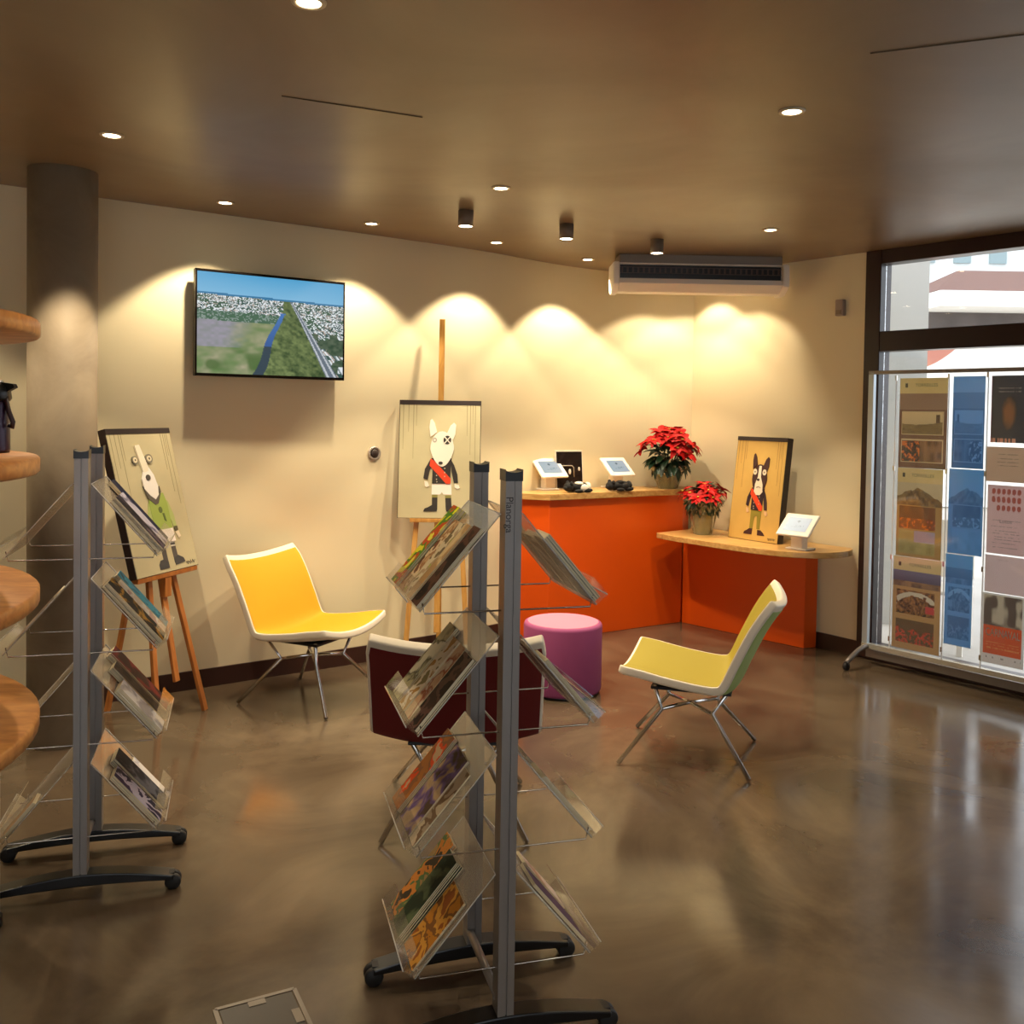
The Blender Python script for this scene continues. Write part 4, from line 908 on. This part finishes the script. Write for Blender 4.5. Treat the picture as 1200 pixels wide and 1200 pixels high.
def make_posters():
    def A1(u, v):
        if v < .17: return hx('#d3b775')
        c = hx('#8a6a50') if v < .35 else hx('#6f4a34')
        if .37 < v < .63 and .05 < u < .93:
            y = (v-.37)/.26; edge = .45+.12*math.sin(u*3+.5)
            if y < .04 or y > .96 or u < .07 or u > .91: return hx('#b79d72')
            if .78 < u < .86 and .15 < y < .5: return hx('#5a4028')
            return mixc(hx('#c4aa78'), hx('#a89068'), y) if y < edge else mixc(hx('#6f5836'), hx('#8a6f42'), vn(u*20, y*20, 1))
        if .68 < v < .94 and .05 < u < .93:
            y = (v-.68)/.26
            if y < .04 or y > .96 or u < .07 or u > .91: return hx('#b79d72')
            return fire(u, v, 4) if u < .45 and y > .1 else (mixc(hx('#4a2f1c'), hx('#8a5a34'), vn(u*14, v*14, 6)))
        return c
    def A2(u, v):
        if v < .16: return hx('#d6bb7c')
        if v < .42:
            y = (v-.16)/.26; hgt = .12+abs(u-.45)**1.5*1.5+.22*vn(u*11, 2, 3)
            return mixc(hx('#4f3a22'), hx('#8a6a3c'), vn(u*22, v*30, 3)) if y > hgt else hx('#b3a07a')
        if .43 < v < .68 and .06 < u < .86: return mixc(hx('#4a2c16'), hx('#7a4a22'), vn(u*9, v*9, 2)) if v < .56 else fire(u, v, 9, '#7a3a14')
        if .70 < v < .96 and .06 < u < .86: return hx('#8d8494') if (v < .83 and u > .4) else mixc(hx('#8a7a44'), hx('#a8985e'), vn(u*8, v*12, 4))
        return hx('#a07c44')
    def A3(u, v):
        if v < .15: return hx('#d9bf84')
        if v < .32: return mixc(hx('#6a6276'), hx('#3c3444'), (v-.15)/.17) if v < .26 else mixc(hx('#a07850'), hx('#5a4434'), vn(u*14, v*20, 3))
        if .36 < v < .62 and .08 < u < .88:
            n_ = vn(u*15, v*26, 11); arc = abs((u-.48)**2*1.6+((.62-v)/.26)**2*.55-.42) < .09; n2 = vn(u*34, v*60, 15); return hx('#e6d8bc') if (arc and n_ > .35) else mixc(hx('#2e1c12'), hx('#a8703c'), (n_*.5+n2*.9)-.25) if not (u > .7 and .5 < v < .58) else hx('#b8433a')
        if .68 < v < .93 and .08 < u < .88: n_ = vn(u*30, v*55, 12); return mixc(hx('#5a4526'), hx('#b8432a'), (n_-.35)*3 if v > .76+.06*vn(u*9, 1, 3) else .1*n_)
        return hx('#ab8350')
    def blue(fn):  # paints the left column's mirror image, shifted to blue, as print colours
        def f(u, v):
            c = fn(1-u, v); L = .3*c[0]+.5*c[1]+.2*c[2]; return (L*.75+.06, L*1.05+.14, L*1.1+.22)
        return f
    def C1(u, v):
        if u < .02: return hx('#6a2a34')
        if v > .93 and u < .7: return mixc(hx('#3a3530'), hx('#c98a6a'), 1 if h2(int(u*30), 3) > .4 else 0)
        if v < .28 and .2 < u < .85 and int(v*60) in (11, 14) and h2(int(u*34), 1) > .4: return hx('#8a8074')
        d = ((u-.5)/.2)**2+((v-.56)/.24)**2
        if d < 1+.5*vn(u*12, v*12, 4): return mixc(hx('#8a5a34'), hx('#3a3530'), d-.3*vn(u*20, v*20, 6))
        return mixc(hx('#3f3a38'), hx('#37363c'), u)
    def lines(base, ink, rows, x0, x1, seed=0):
        def f(u, v):
            for (a, b) in rows:
                if a < v < b and x0+.1*h2(int(a*99), seed) < u < x1-.12*h2(int(a*77), seed+1) and h2(int(u*44), int(a*50)) > .3: return hx(ink)
            return hx(base)
        return f
    def C3(u, v):
        if v < .42 and .1 < u < .9:
            for r in range(3):
                for c_ in range(6):
                    if r == 2 and c_ == 0: continue
                    if ((u-(.16+c_*.135))/.05)**2+((v-(.09+r*.12))/.045)**2 < 1: return hx('#9c4a40')
        return C3b(u, v)
    C3b = lines('#d8b6b4', '#9c8480', ((.50, .515), (.60, .61), (.655, .665), (.70, .71), (.745, .755), (.79, .80), (.84, .85), (.9, .91)), .12, .9, 3)
    def C5(u, v):
        if u < .03 or u > .95 or v < .03: return hx('#e4e0da')
        if v < .46: n_ = vn(u*7, v*8, 13); return mixc(hx('#4f403a'), hx('#a89c88'), (n_-.35)*3.2-.3+ (1-v*2)*.6)
        if v < .86: return hx('#b8481c') if not (.66 < v < .8 and int(v*70) % 3 == 0 and h2(int(u*40), int(v*70)) > .35 and .1 < u < .9) else hx('#d8884e')
        return hx('#c9bfb8') if not (.9 < v < .93 and h2(int(u*30), 5) > .55) else hx('#8a8078')
    specs = [
        ('A', A1, (1053, 443, 1112, 549), 'first', 'brown poster with fire photo, top of the left column'), ('A', A2, (1050, 549, 1106, 654), '', 'brown poster with a rock mountain and campfire, middle of the left column'), ('A', A3, (1045, 654, 1104, 763), '', 'tan poster with crowd photos, bottom of the left column'),
        ('B', blue(A1), (1114, 441, 1157, 549), '', 'sheet painted as a blue mirror image of its left neighbour, top of the second column'), ('B', blue(A2), (1109, 550, 1155, 650), '', 'sheet painted as a blue mirror image of its left neighbour, middle of the second column'), ('B', blue(A3), (1105, 650, 1142, 757), '', 'sheet painted as a blue mirror image of its left neighbour, bottom of the second column'),
        ('C', C1, (1161, 440, 1206, 519), '', 'dark poster with an orange flame figure at the right edge'), ('C', lines('#b2957c', '#8a7460', ((.2, .23), (.32, .35), (.42, .45), (.52, .55)), .2, .85, 2), (1156, 524, 1204, 565), '', 'small beige text sheet below the dark flame poster'),
        ('C', C3, (1156, 569, 1203, 650), '', 'pink sheet with rows of red dots in the third column'), ('C', lines('#cdb6b6', '#b09a9a', ((.1, .13),), .3, .7, 5), (1154, 652, 1202, 696), '', 'plain pinkish sheet above the carnival poster'),
        ('C', C5, (1150, 697, 1202, 780), '', 'orange carnival poster at the bottom of the third column')]
    pocket_n = 0
    for (col, fn, (x0, y0, x1, y1), _, label) in specs:
        xm = (x0+x1)/2; a, zb = onD(x0, y1 if col != 'X' else y1); b, zt_ = onD(x1, y0)
        _, z_t = onD(xm, y0); _, z_b = onD(xm, y1)
        wd, ht = abs(b-a), z_t-z_b; cx, cz = (a+b)/2, (z_t+z_b)/2
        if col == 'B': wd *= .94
        t = thing('poster', Vector((sl.x, sl.y, 0))+SD*cx+Vector((0, 0, cz))+SNn*.006, 0, label, 'poster', 'posters in the window display')
        Mx = frame3((0, 0, 0), SD, (0, 0, 1), SNn)
        MB().box((0, 0, -.0012), (wd, ht, .0016), Mx).build('sheet', M_PAPER if col != 'B' else M_MIRRORP, t)
        nx = max(24, int(wd/.004)); ny = max(24, int(ht/.005)); nx, ny = min(nx, 80), min(ny, 130)
        picture('print', wd, ht, nx, ny, (lambda u, v, f=fn: tuple(q*min(1.75, .92/max(.01, max(f(u, v))))+.005 for q in f(u, v))), M_POST, t, Mx, .0002)
        if col == 'A':
            text('TORREILLES', .027 if ht > .5 else .027, 'heading', flat('#8f7c50'), t, Mx @ T(.018, ht*.42, .0008), .0002)
            MB().box((-wd*.36, ht*.42, .0006), (.016, .026, .0008), Mx).build('crest', flat('#5f5438'), t)
        if fn is C5: text('CARNAVAL', wd*.158, 'heading', flat('#fdf8f0'), t, Mx @ T(0, -ht*.06, .0008) @ Matrix.Diagonal((1, 1.7, 1, 1)), .0002, 'CENTER', .0003)
        if fn is C3: text('Lotos', .03, 'script_line', flat('#8a7474'), t, Mx @ T(0, -.01, .0008), .0002)
        MB().box((0, 0, .004), (wd+.014, ht+.004, .0015), Mx).build('pocket_front', M_POCK, pd).location = Vector(t.location)-Vector(pd.location)
    # clear side strips and hanging clips
    for (x, yt) in ((1051, 443), (1113, 441), (1159, 439)):
        a, zt_ = onD(x, yt); MB().box((a, (zt_+.14)/2+.0, .002), (.006, zt_-.14, .006), MD).build('pocket_edge', M_ACRYL_E, pd)
        for zz in (zt_, 1.28, .72, .2): MB().box((a, zz, .006), (.012, .03, .012), MD).build('clip', M_CHROME, pd)
def paper(name, col):
    m = bpy.data.materials.new(name); m.use_nodes = True; nt = m.node_tree; nt.nodes.clear(); o = nt.nodes.new('ShaderNodeOutputMaterial')
    t = nt.nodes.new('ShaderNodeBsdfTranslucent'); d = nt.nodes.new('ShaderNodeBsdfDiffuse'); x = nt.nodes.new('ShaderNodeMixShader'); x.inputs[0].default_value = .85
    t.inputs[0].default_value = srgb(col); d.inputs[0].default_value = srgb(col)
    nt.links.new(d.outputs[0], x.inputs[1]); nt.links.new(t.outputs[0], x.inputs[2]); nt.links.new(x.outputs[0], o.inputs[0]); return m
M_PAPER = paper('backlit_paper', '#efece6'); M_MIRRORP = paper('mirror_image_paper', '#a8cfe8')
M_POCK = clearmat('clear_pocket', '#e6eef2', .05, .08)
make_posters()

# white garden chair seen through the gap, outside
gc = thing('garden_chair', (3.02, 6.65, -.02), -.6, 'white plastic garden chair outside, seen low through the window', 'chair')
MB().box((0, 0, .42), (.42, .42, .03)).build('seat', M_WHITE, gc, .01)
MB().box((0, .21, .68), (.42, .03, .42)).build('backrest', M_WHITE, gc, .01)
for sx in (-1, 1):
    for sy in (-1, 1): MB().box((sx*.19, sy*.19, .205), (.035, .035, .41)).build('leg', M_WHITE, gc)

# ------------------------------------------------------------------ floor hatch
h0 = at(252, 1184, 0); h1 = at(338, 1161, 0); hu = (h1-h0); hu.z = 0; HU = hu.length*1.08; hu.normalize(); hv = Vector((hu.y, -hu.x, 0))
hc = h0+hu*HU/2+hv*.14
fh = thing('floor_hatch', (hc.x, hc.y, 0), 0, 'square metal-edged access hatch set in the concrete floor', 'floor hatch')
MH = frame3((0, 0, 0), hu, -hv, (0, 0, 1)); M_HE = mat('hatch_steel', '#7a7166', .4, metal=.5)
mb = MB(); HV = .28
for (cx, cy, sx, sy) in ((0, HV/2, HU, .012), (0, -HV/2, HU, .012), (-HU/2, 0, .012, HV), (HU/2, 0, .012, HV)): mb.box((cx, cy, .0015), (sx, sy, .003), MH)
mb.build('edge_frame', M_HE, fh); MB().box((0, 0, .001), (HU-.02, HV-.02, .002), MH).build('lid', mat('hatch_lid', '#3d352d', .35), fh)
MB().box((0, HV/2-.02, .0025), (.045, .022, .003), MH).build('finger_plate', M_HE, fh); MB().box((HU/2-.02, .02, .0025), (.022, .06, .003), MH).build('hinge_plate', M_HE, fh)
